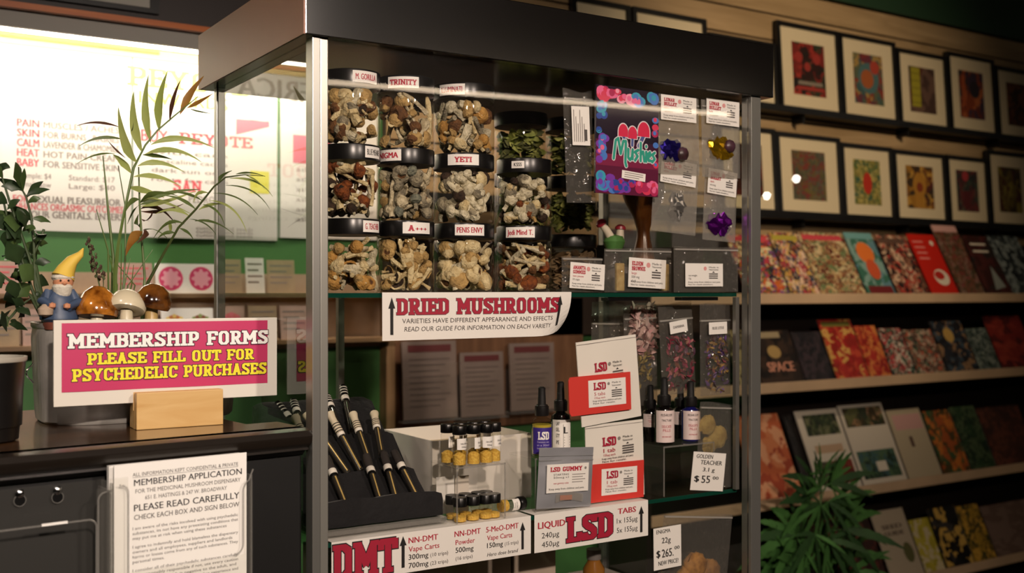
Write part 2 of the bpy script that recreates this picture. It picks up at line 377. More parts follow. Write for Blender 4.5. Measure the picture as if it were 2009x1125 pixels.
# two bare bulbs far along the ceiling: their mirror images are the bright dots in the framed prints
for k, (x, y, z) in enumerate(((5.3, -.78, 2.60), (5.3, -1.08, 2.54))):
    t = thing('ceiling_bulb', ('small bare ceiling bulb mirrored as a dot in the faded grey and red print', 'small bare ceiling bulb mirrored as a dot in the maroon print')[k], 'lamp', (x, y, 2.86))
    m = MB(); m.tube([(0, 0, 0), (0, 0, z-2.86+.05)], .004, BLACK, 6); m.lathe([(.014, z-2.86+.02), (.014, z-2.86+.055), (0, z-2.86+.056)], BLACK, 14); m.build('cord', t)
    m = MB(); m.lathe([(0, -.024), (.012, -.021), (.021, -.010), (.024, 0), (.020, .012), (.012, .020)], pbr('bulb_glow', (1, .9, .78), .5, emit=90), 18, 0, 0, z-2.86); m.build('bulb', t)
# ceiling spot lamps (housings)
def spot_housing(x, y, label):
    t = thing('ceiling_spot', label, 'lamp', (x, y, 2.86))
    m = MB(); m.lathe([(.05, 0), (.05, -.02), (.045, -.02), (.045, -.06), (.05, -.1), (.04, -.1), (.03, -.05)], BLACK, 20); m.build('housing', t)
for x, y, l in ((-1.2, -.95, 'black ceiling spot lamp above the counter'), (2.15, -.6, 'black ceiling spot lamp facing the framed prints')): spot_housing(x, y, l)

# ------------------------------------------------------------------ posters on the wall behind the counter
def poster(name, label, cx, w, z0, z1, drawf, group=None, y=1.645):
    o = MB(); o.T = tr(0, 0, 0) @ UP
    o.box(-w/2, w/2, 0, z1-z0, -.001, 0, PAPER)
    drawf(o, w, z1-z0)
    p = o.build(name, None, (cx, y, z0)); put(p, label, 'poster', group); return p
FADEY = pbr('yellow_green_ink', '#d8d860', .6); FR = pbr('faded_red_ink', '#e0606a', .6); FG = pbr('faded_grey_ink', '#8a7f78', .6)
PNK = pbr('faded_pink_ink', '#e86a86', .6)
def pa(o, w, h):
    w = w; L = -w/2; o.T = o.T @ Matrix.Diagonal((w/.56, 1, 1, 1)); L = -.28
    o.slab('BODY', L+.13, h*.80, .04, pbr('pale_red_ink', '#f0d4d2', .6), .16)
    o.slab('THERAPY', L+.36, h*.79, .04, pbr('pale_red_ink', '#f0d4d2', .6), .25)
    for i, (r, g) in enumerate((('PAIN', 'MUSCLES / ACHES'), ('SKIN', 'FOR BURNS . RASHES'), ('CALM', 'LAVENDER & CHAMOMILE'), ('HEAT', 'HOT PAIN CREAM'), ('BABY', 'FOR SENSITIVE SKIN'))):
        y = h*(.545-.052*i); o.text(r, L+.168, y, .02, FR, w=.072, bold=.03, al='L'); o.text(g, L+.255, y, .017, FG, w=.26, bold=.015, al='L')
    for i, (a, b) in enumerate((('Sample: $4', 'Standard: $17'), ('Small: $pw', 'Large: $40'))):
        y = h*(.275-.045*i); o.text(a, L+.18, y, .014, FG, al='L', w=.10); o.text(b, L+.34, y, .014, FG, al='L', w=.16)
    o.text('FOR', L+.155, h*.148, .018, FR, al='L', bold=.03, w=.05); o.text('SEXUAL PLEASURE OR', L+.22, h*.148, .018, FG, w=.30, bold=.03, al='L')
    o.text('ENHANCES ORGASMIC OUTCOMES', L+.15, h*.108, .018, FR, w=.38, bold=.03, al='L')
    o.text('ON YOUR GENITALS. ENTERS', L+.14, h*.068, .018, FG, w=.39, bold=.03, al='L')
poster('poster', 'white poster of red product names above the green wall band', (at(-70, 300, 'y', 1.64).x+at(259, 300, 'y', 1.64).x)/2, at(259, 300, 'y', 1.64).x-at(-70, 300, 'y', 1.64).x, 1.615, 2.12, pa, 'white wall posters')
def pb(o, w, h):
    o.T = o.T @ Matrix.Diagonal((w/.5, 1, 1, 1)); L = -.28
    o.slab('PEYO', L+.15, h*.82, .055, FADEY, .28, al='C'); o.slab('TE', L+.36, h*.82, .055, FADEY, .13)
    o.text('INWARDS', L+.2, h*.73, .035, FADEY, w=.3, bold=.03)
    o.text('BUY', L+.1, h*.525, .033, FR, al='C', bold=.03); o.slab('PEYOTE', L+.31, h*.525, .033, FR, .26)
    for i in range(4): o.text(('with care', 'mescaline cactus', 'dark sun only', 'roots for calm')[i], L+.22, h*(.46-.05*i), .012, FG, w=.26)
    o.slab('SAN', L+.21, h*.26, .032, FR, .1); o.text('PEDRO', L+.26, h*.2, .02, FG)
    o.add([(L+.38, h*.6, .0005), (L+.5, h*.66, .0005), (L+.5, h*.69, .0005), (L+.38, h*.69, .0005)], [(0, 1, 2, 3)], PNK)
    o.quad(L+.43, h*.27, L+.5, h*.40, pbr('poster_yellow', '#e8e23c', .6), .0005); o.text('5g', L+.465, h*.31, .03, FR)
    for i in range(3): o.text('cuttings and seeds', L+.34, h*(.05-.02*i), .01, FG, w=.2)
xa = at(262, 300, 'y', 1.64).x; xb = at(545, 300, 'y', 1.64).x; poster('poster', 'white poster headed in yellow-green letters behind the palm', (xa+xb)/2, xb-xa, 1.605, 2.12, pb, 'white wall posters')
def pc(o, w, h):
    o.text('AMERICA', 0, h*.82, .06, FG, w=.36, bold=.03); o.text('PLANTS', 0, h*.68, .06, FG, w=.3, bold=.03)
    o.slab('ROOT', 0, h*.36, .04, FR, .18)
    for i in range(5): o.text('ask us for cuttings', 0, h*(.3-.05*i), .014, FG, w=.3)
poster('poster', 'white poster with grey capitals seen mirrored in the cabinet side glass', -.62, .5, 1.615, 2.12, pc, 'white wall posters')
def pd(o, w, h):
    o.text('CACTUS', 0, h*.82, .05, FG, w=.3, bold=.03); o.quad(-.12, h*.45, .0, h*.62, PNK, .0005)
    for i in range(6): o.text('ask at the counter', .02, h*(.4-.06*i), .014, FG, w=.26)
poster('poster', 'plain white poster seen through the cabinet side glass', xb+.17, .32, 1.615, 2.12, pd, 'white wall posters')
# small framed sheet above the soffit
t = thing('framed_sheet', 'black framed pale sheet hung above the dark soffit', 'picture frame', (-.10, 1.415, 2.176))
m = MB(); m.T = UP; m.box(-.3, .24, 0, .3, 0, .012, BLACK); m.build('frame', t)
m = MB(); m.T = UP; m.box(-.28, .215, .012, .28, .0121, .014, pbr('grey_sheet', '#9a968c', .5)); m.build('sheet', t)

# ------------------------------------------------------------------ two tier ledge with cards under the green band
t = thing('wall_ledge', 'two tier wooden card ledge on the green wall behind the counter', 'shelf', (0, 1.65, 1.30))
lw = wood('ledge_wood', '#8a6a4a', '#a98a64', (1, 10, 10))
m = MB(); m.box(-1.6, .9, -.12, 0, .0, .012, lw); m.build('tier', t)
m = MB(); m.box(-1.6, .9, -.07, 0, .135, .147, lw); m.build('tier', t)
m = MB(); m.box(-1.6, .9, -.004, 0, -.02, .205, pbr('ledge_back', '#b8a088', .7, var=.1, vscale=15)); m.build('back_board', t)
def card(px0, px1, tier, h, base, label, dots=None, txt=None):
    y = 1.65-.10 if tier == 0 else 1.65-.05; z = 1.312 if tier == 0 else 1.447
    x0 = at(px0, 600, 'y', y).x; x1 = at(px1, 600, 'y', y).x; w = x1-x0
    o = MB(); o.T = rotm('X', -8) @ UP; o.box(0, w, 0, h, -.003, 0, base)
    if dots:
        for i, d in enumerate(dots):
            c = w*(i+.5)/len(dots); o.disc(c, h*.5, min(w/len(dots), h)*.40, d[0], .0003); o.disc(c, h*.5, min(w/len(dots), h)*.25, d[1], .0005)
            for k in range(8):
                a = k*math.pi/4; o.disc(c+math.cos(a)*h*.27, h*.5+math.sin(a)*h*.27, h*.06, d[1], .0006, 8)
    if txt: 
        for i in range(4): o.quad(w*.1, h*(.8-.17*i), w*(.9-.2*(i % 2)), h*(.85-.17*i), txt, .0004)
    p = o.build('print_card', None, (x0, y, z)); put(p, label, 'card', 'cards on the wall ledge')
pk = (pbr('mandala_pink', '#d8406e', .5), pbr('mandala_rose', '#f0a8b8', .5)); og = (pbr('mandala_orange', '#d8803a', .5), pbr('mandala_yellow', '#f0d070', .5)); br = (pbr('mandala_brown', '#8a4a2a', .5), pbr('mandala_green', '#8a9a50', .5))
TANP = pbr('tan_card', '#b09878', .6, var=.15, vscale=12); PKP = pbr('pinkish_card', '#c0a094', .6, var=.12, vscale=14)
card(228, 300, 1, .085, PKP, 'pinkish card standing behind the palm stems on the upper tier', txt=FR)
card(306, 425, 1, .085, PAPER, 'white card printed with two pink mandala rounds', (pk, pk))
card(318, 420, 0, .095, PAPER, 'white card printed with one orange and one brown mandala', (og, br))
card(432, 475, 1, .10, TANP, 'tan card beside the pink mandala card', txt=FG)
card(484, 520, 1, .105, WHITE, 'pale card with a looped tag shape on the upper tier', txt=FG)
card(526, 580, 1, .10, TANP, 'tall tan card nearest the cabinet post on the upper tier', txt=FG)
card(430, 482, 0, .10, PKP, 'pinkish card with a red round beside the orange mandala card', ((FR, PNK),))
card(490, 545, 0, .10, TANP, 'tan card on the lower tier behind the cabinet side glass', txt=FG)
card(552, 605, 0, .10, PKP, 'pinkish card on the lower tier behind the cabinet post', txt=FG)
card(45, 95, 0, .095, PKP, 'pinkish card behind the gnome on the lower tier', txt=FG)
card(-30, 38, 0, .095, TANP, 'tan card behind the leafy dark plant on the lower tier', txt=FG)
card(100, 215, 0, .09, TANP, 'wide tan card behind the ceramic mushrooms', txt=FG)
card(-30, 40, 1, .085, PKP, 'pinkish card behind the dark leaves on the upper tier', txt=FR)

# ------------------------------------------------------------------ brochure rack behind the cabinet
x0 = at(775, 700, 'y', 1.6).x; x1 = at(1150, 700, 'y', 1.6).x; zt = 1.43; zb = 1.0
t = thing('brochure_rack', 'wooden wall board holding three brochure pockets behind the cabinet', 'rack', (x0, 1.62, zb))
m = MB(); m.box(0, x1-x0, 0, .028, 0, zt-zb, wood('rack_wood', '#6a4a34', '#8a6448', (10, 10, 1))); m.build('board', t)
m = MB(); m.box(-.03, 0, -.02, .028, -.02, zt-zb+.02, wood('rack_frame', '#8a6a4a', '#a98a64', (10, 10, 1))); m.build('frame', t)
BRO = pbr('brochure_paper', '#8c7a70', .6, var=.08, vscale=9); BRT = pbr('brochure_title', '#6a3030', .6)
for i, (a, b, top, bot, lab) in enumerate(((792, 898, 668, 826, 'grey folded brochure in the rack pocket nearest the green wall'), (905, 990, 690, 820, 'grey folded brochure in the middle rack pocket'), (1003, 1090, 672, 808, 'grey folded brochure in the rack pocket behind the dropper bottles'))):
    p = at(a, bot, 'y', 1.57); q = at(b, top, 'y', 1.57); w = q.x-p.x; h = q.z-p.z
    pk_ = MB(); pk_.T = UP; pk_.box(-.008, w+.008, -.006, h*.72, .012, .014, ACRYL); pk_.box(-.008, w+.008, -.008, -.003, -.03, .014, ACRYLE); pk_.build('pocket', t, (p.x-x0, 1.57-1.62, p.z-zb))
    o = MB(); o.T = rotm('X', -3) @ UP; o.box(0, w, 0, h, -.008, 0, BRO); o.quad(w*.1, h*.86, w*.9, h*.95, BRT, .0005); 
    for k in range(9): o.quad(w*.12, h*(.76-.075*k), w*(.88-.1*((k*7) % 3)), h*(.775-.075*k), pbr('brochure_lines', '#6e5f58', .6), .0005)
    put(o.build('brochure', None, (p.x, 1.57, p.z)), lab, 'brochure', 'brochures in the wall rack')
# ================================================================== the display cabinet
CW, CDp = .865, .452
cabinet = thing('display_cabinet', 'tall glass display cabinet with black canopy and aluminium posts', 'display cabinet', (0, 0, 0))
m = MB(); m.box(-.0265, .902, -.021, .484, 1.815, 1.913, CANOPY, .0015); m.build('canopy', cabinet)
m = MB(); m.box(-.029, -.0265, -.0205, .484, 1.815, 1.913, pbr('canopy_end', '#8c604c', .5, var=.06, vscale=6)); m.build('canopy_end_panel', cabinet)
for x, y in ((0, 0), (CW, 0), (0, CDp), (CW, CDp)):
    m = MB(); s = .0125
    if y == 0 and x == 0:
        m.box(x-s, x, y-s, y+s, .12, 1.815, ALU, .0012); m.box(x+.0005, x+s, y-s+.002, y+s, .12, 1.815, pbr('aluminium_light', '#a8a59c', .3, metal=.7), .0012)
    else:
        w = s if y == 0 else .008
        m.box(x-w, x+w, y-w, y+w, .12, 1.815, ALU, .0012)
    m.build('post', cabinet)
m = MB(); m.box(-.006, -.002, .0125, CDp-.008, .75, 1.815, PANE); m.build('side_glass', cabinet)
m = MB(); m.box(CW+.002, CW+.006, .0125, CDp-.008, .75, 1.815, PANE); m.build('side_glass', cabinet)
m = MB(); m.box(.0125, CW-.0125, -.006, -.002, .75, 1.815, PANEF); m.build('front_glass', cabinet)
def gshelf(z, name='glass_shelf'):
    m = MB(); x0, x1, y0, y1 = .006, CW-.012, .026, CDp-.01
    m.box(x0, x1, y0+.001, y1, z-.007, z, SHELFG)
    m.box(x0, x1, y0, y0+.0008, z-.007, z, EDGEG)
    m.build(name, cabinet)
Z1, Z2, Z3 = 1.449, 1.080, .84
gshelf(Z1); gshelf(Z2)
m = MB(); m.box(.006, CW-.006, .004, CDp-.004, Z3-.02, Z3, pbr('cabinet_floor', '#8a8078', .5)); m.build('bottom_shelf', cabinet)
m = MB(); m.box(-.012, CW+.012, -.012, CDp+.01, .12, .75, CANOPY, .002); m.build('base', cabinet)
m = MB(); m.box(.01, CW-.01, .01, CDp-.01, 0, .12, BLACK); m.build('plinth', cabinet)
p = at(672, 690, 'y', .42)
m = MB(); m.box(p.x-.006, p.x+.006, .425, .437, Z2, Z1-.008, ALU); m.build('shelf_standard', cabinet)
m = MB(); m.box(.841, .850, .016, .024, Z2, Z1-.008, ALU); m.build('shelf_standard', cabinet)
for x in (.16, .55, .72): m = MB(); m.box(x, x+.09, .03, .05, Z1-.014, Z1-.0075, BLACK, .001); m.build('shelf_clip', cabinet)

# ================================================================== the counter
CR = math.radians(6)
counter = thing('counter', 'glossy black wooden shop counter with a rounded front moulding', 'counter', (-.0135, -.002, 0), CR)
CTOP = wood('counter_wood_sheen', '#2a1a10', '#5a3e28', (2, 14, 14), .2, .5)  # black wood, its lighter brown streaks paint in a reflection
CBL = pbr('counter_black', '#1c1611', .3, spec=.9, bump=.2, bscale=14)
m = MB(); m.box(-1.3, -.05, .012, .5, 1.222, 1.2555, CTOP); 
m.box(-.05, -.0, .012, .1, 1.222, 1.2555, CTOP)
m.build('countertop', counter)
m = MB(); pr = [(.012, 1.2555), (.004, 1.2555), (-.006, 1.253), (-.011, 1.246), (-.010, 1.238), (-.004, 1.232), (.002, 1.228), (.0, 1.225), (.012, 1.222), (.016, 1.218), (.02, 1.215)]
vs = [(x, y, z) for x in (-1.3, 0) for y, z in pr+[(.03, 1.215), (.03, 1.2555)]]; n = len(pr)+2
m.add(vs, [(i, (i+1) % n, n+(i+1) % n, n+i) for i in range(n)]+[tuple(range(n)), tuple(range(n, 2*n))[::-1]], CBL, True); m.build('edge_moulding', counter)
m = MB(); m.box(-1.3, -.002, .02, .05, .1, 1.214, pbr('counter_front', '#080706', .5)); m.build('front_panel', counter)
m = MB(); m.box(-.045, -.002, .05, .09, 0, 1.2, CBL); m.box(-1.3, -.06, .05, .45, 0, .1, BLACK); m.build('side_panel', counter)

cinv = counter.matrix_basis.inverted()
CM = Matrix.Translation((-.0135, -.002, 0)) @ Matrix.Rotation(CR, 4, 'Z')
CN = CM.to_3x3() @ Vector((0, -1, 0))
def cpt(px, py, off):      # pixel -> point in the counter's own frame on the plane that lies off in front of the front panel
    p0 = CM @ Vector((0, .02-off, 1)); return CM.inverted() @ onpl(px, py, p0, CN)
# --- membership forms in a clear holder
tl = cpt(218, 914, .044); tr_ = cpt(482, 890, .044)
w = tr_.x-tl.x
hold = thing('document_holder', 'clear acrylic wall holder full of membership forms on the counter front', 'document holder', CM @ Vector((tl.x-.004, .0185, tl.z-.30)), CR)
m = MB(); m.T = UP; m.box(0, w+.010, 0, .278, .0, .003, ACRYL); m.box(0, w+.010, 0, .003, .003, .050, ACRYL); m.build('back_plate', hold)
m = MB(); m.T = tr(0, -.050, 0) @ UP
hw = w+.010
m.box(0, hw, 0, .265-.10, 0, .0025, ACRYL)
m.box(0, .022, .165, .285, 0, .0025, ACRYL); m.box(hw-.012, hw, .165, .262, 0, .0025, ACRYL)
fpl = m.build('front_plate', hold)
m = MB(); m.T = tr(0, -.050, 0) @ UP
def arcs(cx, cy, r, a0, a1, n=8): return [(cx+r*math.cos(math.radians(a0+(a1-a0)*i/n)), cy+r*math.sin(math.radians(a0+(a1-a0)*i/n)), .0027) for i in range(n+1)]
m.tube([(.022, .165, .0027)]+[(.022, .255, .0027)]+arcs(.011, .265, .011, 0, 90)[1:], .0012, ACRYLE, 6)
m.tube([(hw, .278, .0027)]+arcs(hw+.002, .250, .016, 120, 180)+[(hw-.014, .185, .0027)]+arcs(hw-.028, .18, .014, 0, -80), .0012, ACRYLE, 6)
m.tube([(hw*.2, .10, .003), (hw-.03, .10, .003)]+arcs(hw-.03, .085, .015, 90, 0)+[(hw-.015, 0, .003)], .0012, ACRYLE, 6)
m.box(0, .002, 0, .27, -.047, .0, ACRYLE); m.box(hw-.002, hw, 0, .27, -.047, .0, ACRYLE)
m.build('rim', fpl)
def form(off, dx, dz, label, full):
    o = MB(); o.T = UP; W_ = w*.985; H = .277
    o.box(0, W_, 0, H, -.008 if not full else -.0015, 0, PAPER)
    if full:
        k = W_
        o.text('ALL INFORMATION KEPT CONFIDENTIAL & PRIVATE', k*.53, H-.0165, .0046, INKG, w=k*.8)
        o.quad(k*.13, H-.018, k*.93, H-.0176, INKG, .0004)
        o.text('MEMBERSHIP APPLICATION', k*.55, H-.0285, .0078, INK, w=k*.82, bold=.012)
        o.text('FOR THE MEDICINAL MUSHROOM DISPENSARY', k*.55, H-.038, .005, INKG, w=k*.8)
        o.text('651 E. HASTINGS & 247 W. BROADWAY', k*.53, H-.047, .005, INKG, w=k*.62)
        o.text('PLEASE READ CAREFULLY', k*.54, H-.0605, .0082, INK, w=k*.8, bold=.012)
        o.text('CHECK EACH BOX AND SIGN BELOW', k*.54, H-.0715, .0062, INKG, w=k*.8, bold=.008)
        lines = ['I am aware of the risks involved with using psychedelic', 'substances, its not have any preexisting conditions that', 'may put me at risk when using these substances', '', 'I agree to indemnify and hold blameless the dispensary', 'owners and all employees, suppliers and landlords', 'harms or losses come from any of such substances. They', 'personal times.', '', 'I consider all of their psychedelic substances carefully', 'and responsibly responsible if not, use every caution', 'keeping safely, which is negative to the adult, and', 'harmful, safely, under the influence of an experience and', 'safe duration.', '', 'I will not drive or operate heavy machinery while', 'under the influence, and will keep these things out', 'of reach of children and animals at all times.', '', 'Name and date of birth', 'Signed by the member']
        y = H-.084
        for L in lines:
            if L: o.text(L, k*.13, y, .0037, INKG, al='L', w=k*.8*min(1, len(L)/52))
            y -= .0063 if L else .0045
    f = o.build('membership_form' if full else 'form_stack', None, CM @ Vector((tl.x+dx, .02-off, tl.z-.277+dz)), CR)
    put(f, label, 'paper form'); return f
form(.046, .003, .0, 'top white membership application sheet in the clear holder', True)
form(.036, 0, -.002, 'stack of white forms behind the top membership sheet', False)
# --- empty clear holder
a = cpt(-40, 966, .0); b = cpt(201, 935, .0)
t = thing('document_holder', 'empty clear acrylic holder screwed to the black counter front', 'document holder', CM @ Vector((a.x, .0185, a.z-.26)), CR)
w2 = b.x-a.x
m = MB(); m.T = UP; m.box(0, w2, 0, .26, 0, .003, ACRYL); m.box(0, w2, 0, .003, .003, .036, ACRYL); m.build('back_plate', t)
m = MB(); m.T = tr(0, -.036, 0) @ UP; m.box(0, w2, 0, .14, 0, .0025, ACRYL); m.box(w2-.02, w2, .14, .255, 0, .0025, ACRYL); m.build('front_plate', t)
m = MB(); m.T = tr(0, -.0385, 0) @ UP
m.tube([(0, .218, 0), (w2-.03, .218, 0)]+[(p[0], p[1], 0) for p in arcs(w2-.03, .208, .010, 90, 0)]+[(w2-.02, .15, 0)]+[(p[0], p[1], 0) for p in arcs(w2-.03, .15, .010, 0, -90)]+[(0, .14, 0)], .0014, ACRYLE, 6)
m.tube([(w2-.018, 0, 0), (w2-.018, .24, 0)]+[(p[0], p[1], 0) for p in arcs(w2-.008, .24, .010, 180, 90)]+[(w2, .252, 0)], .0013, ACRYLE, 6)
m.box(w2-.003, w2, 0, .26, -.036, .001, ACRYLE)
m.box(w2-.085, w2-.055, .2175, .2205, .0, .002, WHITE)
m.build('rim', t)
for px in (38, 112):
    q = cpt(px, 968 if px < 60 else 962, .003)
    m = MB(); m.T = UP; m.lathe([(.0055, 0), (.0055, .002), (.003, .0035), (0, .004)], CHROME, 14); m.disc(0, -.009, .0065, BLACK, .0006, 16); m.tube([(.007*math.cos(i*.4), -.009+.007*math.sin(i*.4), .0008) for i in range(17)], .0006, ACRYLE, 5)
    m.build('screw', t, (q.x-a.x, -.003, q.z-(a.z-.26)))

# ================================================================== on the counter
ZC = 1.2558
# --- galvanised trough
GALV = pbr('galvanised_metal', '#b4afa8', .42, metal=.35, var=.15, vscale=25)
px0, px1, pyc = -.335, -.035, .285
t = thing('planter', 'oval ribbed galvanised metal planter behind the pink sign', 'planter', ((px0+px1)/2, pyc, ZC))
def oval(rx, ry, z, n=120, rib=0):
    out = []
    for i in range(n):
        a = 2*math.pi*i/n; e = .62
        x = math.copysign(abs(math.cos(a))**e, math.cos(a)); y = math.copysign(abs(math.sin(a))**e, math.sin(a))
        k = 1+rib*(.5+.5*math.cos(a*60))
        out.append((x*rx*k, y*ry*k, z))
    return out
m = MB(); rx, ry = (px1-px0)/2, .095; n = 120
lv = [oval(rx*.93, ry*.93, 0), oval(rx*.955, ry*.955, .004), oval(rx*.955, ry*.955, .02, rib=.012), oval(rx*.985, ry*.985, .125, rib=.012), oval(rx*.985, ry*.985, .14), oval(rx, ry, .143), oval(rx, ry, .149), oval(rx*.97, ry*.97, .149), oval(rx*.95, ry*.95, .12)]
vs = [p for l in lv for p in l]
m.add(vs, [(j*n+i, j*n+(i+1) % n, (j+1)*n+(i+1) % n, (j+1)*n+i) for j in range(len(lv)-1) for i in range(n)]+[tuple(range(n))[::-1]], GALV, True)
m.build('trough', t)
m = MB(); m.add(oval(rx*.94, ry*.94, .137), [tuple(range(n))], pbr('potting_soil', '#2a1d14', .9, bump=1, bscale=150)); m.build('soil', t)
m = MB(); m.tube([(-rx-.002, -.02, .09)]+[(-rx-.012*math.sin(i/8*math.pi), -.02, .09-.03*i/8) for i in range(1, 8)]+[(-rx-.002, -.02, .06)], .0012, CHROME, 6); m.build('wire_handle', t)
# --- black pot
bp = at(10, 860, 'z', ZC); bp = Vector((-.427, .098, ZC))
t = thing('pot', 'black pot with a pale rim on the counter beside the metal planter', 'pot', bp)
m = MB(); m.lathe([(.040, 0), (.046, .002), (.055, .105), (.053, .105), (.050, .02), (0, .02)], pbr('pot_black', '#141211', .35), 32); m.build('body', t)
m = MB(); m.lathe([(.0555, .104), (.0565, .106), (.0565, .110), (.0525, .110), (.0525, .104), (.0555, .104)], pbr('pale_rim', '#b8b2a4', .4), 32); m.build('rim', t)
# --- membership sign
p = at(106, 800, 'y', .122); q = at(552, 622, 'y', .122)
sx0, sz0, sw, sh = p.x, at(106, 800, 'y', .122).z, min(q.x, -.014)-p.x, 0
ztop = at(106, 629, 'y', .122).z; sh = ztop-sz0
t = thing('sign', 'white framed pink membership sign standing in a wooden block', 'sign', (sx0, .125, sz0))
m = MB(); m.T = UP; m.box(0, sw, 0, sh, -.006, 0, pbr('sign_board', '#dcd6ca', .55), .0008); m.build('board', t)
m = MB(); m.T = tr(0, -.0006, 0) @ UP
m.sheet(sw*.95-sw*.03, sh*.80-sh*.0, 12, 6, PINK, lambda x, y: (x, y, .0006*math.sin(x*40)*math.sin(y*30)), x0=sw*.032, y0=sh*.165)
m.T = tr(0, -.0014, 0) @ UP
DK = pbr('dark_outline', '#3a1428', .6)
m.slab('MEMBERSHIP FORMS', sw*.505, sh*.67, sh*.17, WHITE, sw*.90, th=.24, edge=DK, eg=.05)
m.slab('PLEASE FILL OUT FOR', sw*.51, sh*.475, sh*.135, YELLOW, sw*.75, th=.24, edge=DK, eg=.05)
m.slab('PSYCHEDELIC PURCHASES', sw*.51, sh*.285, sh*.145, YELLOW, sw*.875, th=.24, edge=DK, eg=.05)
m.build('print', t)
a = at(268, 830, 'z', ZC); b = at(438, 822, 'z', ZC)
bx0 = at(268, 815, 'y', .105).x; bx1 = at(438, 815, 'y', .105).x
t = thing('wooden_block', 'pale wooden block holding up the pink membership sign', 'block', (bx0, .105, ZC))
BW = wood('block_wood', '#c89c5c', '#dab67a', (3, 20, 20), .5)
zt = at(350, 768, 'y', .105).z-ZC
m = MB(); m.box(0, bx1-bx0, 0, .0125, 0, zt, BW, .001); m.box(0, bx1-bx0, .0195, .04, 0, zt, BW, .001); m.box(0, bx1-bx0, .0125, .0195, 0, min(zt*.5, sz0-ZC-.001), BW); m.build('block', t)

# --- gnome
PZ = ZC+.138
g = at(118, 612, 'y', .235); gx = g.x
t = thing('gnome_figurine', 'small garden gnome with yellow hat and blue coat on the planter', 'figurine', (gx, .235, PZ))
SKIN = pbr('painted_skin', '#c98a66', .5); BLUE = pbr('painted_blue', '#3c4c66', .45); BEARD = pbr('painted_white', '#cfc8b8', .6, bump=.6, bscale=120)
S = .00060
def gp(x, y): return ((x-120)*.00076, (622-y)*.00076)
m = MB(); x0, z0 = gp(118, 622)
m.lathe([(.010, 0), (.020, .002), (.0225, .010), (.021, .016)], pbr('painted_trousers', '#7a4436', .5), 20, x0, 0, 0); m.build('trousers', t)
m = MB(); m.lathe([(.021, .012), (.027, .017), (.0265, .024), (.022, .034), (.021, .046), (.017, .056), (.010, .062), (0, .064)], BLUE, 20, x0, 0, 0); m.tube([(x0+.014, -.006, .056), (x0+.024, -.014, .042), (x0+.008, -.027, .034)], [.008, .008, .006], BLUE, 10); m.tube([(x0-.014, -.006, .056), (x0-.024, -.012, .044), (x0-.015, -.026, .036)], [.008, .008, .006], BLUE, 10); m.build('coat', t)
m = MB(); m.lathe([(0, -.014), (.009, -.011), (.0145, 0), (.0125, .009), (.006, .014), (0, .015)], SKIN, 16, x0+.005, -.004, .070); m.lathe([(0, -.004), (.004, 0), (0, .004)], SKIN, 8, x0+.004, -.020, .069)
m.lathe([(0, -.005), (.005, -.002), (.005, .003), (0, .005)], SKIN, 8, x0+.006, -.029, .036); m.lathe([(0, -.005), (.005, -.002), (.005, .003), (0, .005)], SKIN, 8, x0-.014, -.028, .037)
m.lathe([(0, -.0018), (.0018, 0), (0, .0018)], INK, 6, x0-.001, -.0185, .0735); m.lathe([(0, -.0018), (.0018, 0), (0, .0018)], INK, 6, x0+.010, -.0185, .0735); m.build('head_and_hands', t)
m = MB(); m.lathe([(0, -.024), (.006, -.02), (.0125, -.008), (.0145, .002), (.012, .006)], BEARD, 16, x0+.003, -.008, .062); m.lathe([(.0145, -.004), (.0165, 0), (.0145, .004)], BEARD, 16, x0+.005, -.002, .078); m.build('beard', t)
m = MB(); m.tube([(x0+.005, -.002, .078), (x0+.010, 0, .090), (x0+.018, 0, .103), (x0+.030, 0, .113), (x0+.034, .0, .122)], [.0165, .013, .009, .005, .001], pbr('painted_yellow', '#dcb94c', .45), 16); m.build('hat', t)
m = MB(); m.lathe([(0, -.010), (.010, -.006), (.011, .002), (.004, .009), (0, .010)], pbr('painted_stone', '#b09a84', .6, bump=.5), 14, x0-.022, -.022, .030); m.build('held_mushroom', t)
# --- glazed ceramic mushrooms
def ceramic(px, py, rx, rz, tilt, mat, stemmat, label, yy, dz=.0):
    q = at(px, py, 'y', yy); h = q.z-PZ
    t = thing('ceramic_mushroom', label, 'figurine', (q.x, yy, PZ))
    m = MB(); m.lathe([(.013, 0), (.010, h*.4), (.009, h)], stemmat, 16); m.build('stem', t)
    m = MB(); m.T = tr(0, 0, h) @ rotm('Y', tilt[0]) @ rotm('X', tilt[1])
    m.lathe([(.004, .0), (rx*.6, -.004), (rx*.93, -.002), (rx, .004), (rx*.95, rz*.35), (rx*.7, rz*.75), (rx*.35, rz*.97), (0, rz)], mat, 28, sy=.85); m.build('cap', t)
BRG = pbr('brown_glaze', '#5a2c08', .12, coat=.8, col2='#c07a2a', vscale=45); WHG = pbr('cream_glaze', '#cfc3a6', .25, coat=.4); DKG = pbr('dark_glaze', '#2a1408', .12, coat=.8, col2='#8a5420', vscale=30)
ceramic(190, 619, .0305, .044, (5, -10), BRG, WHG, 'glossy brown ceramic mushroom with a rounded cap beside the gnome', .222)
ceramic(248, 608, .0285, .032, (12, -25), WHG, WHG, 'cream ceramic mushroom between the two brown ones', .215)
ceramic(297, 600, .0285, .034, (14, 8), DKG, pbr('pale_stem_glaze', '#b89a62', .3, coat=.3), 'dark brown ceramic mushroom on a pale stem nearest the cabinet', .225)

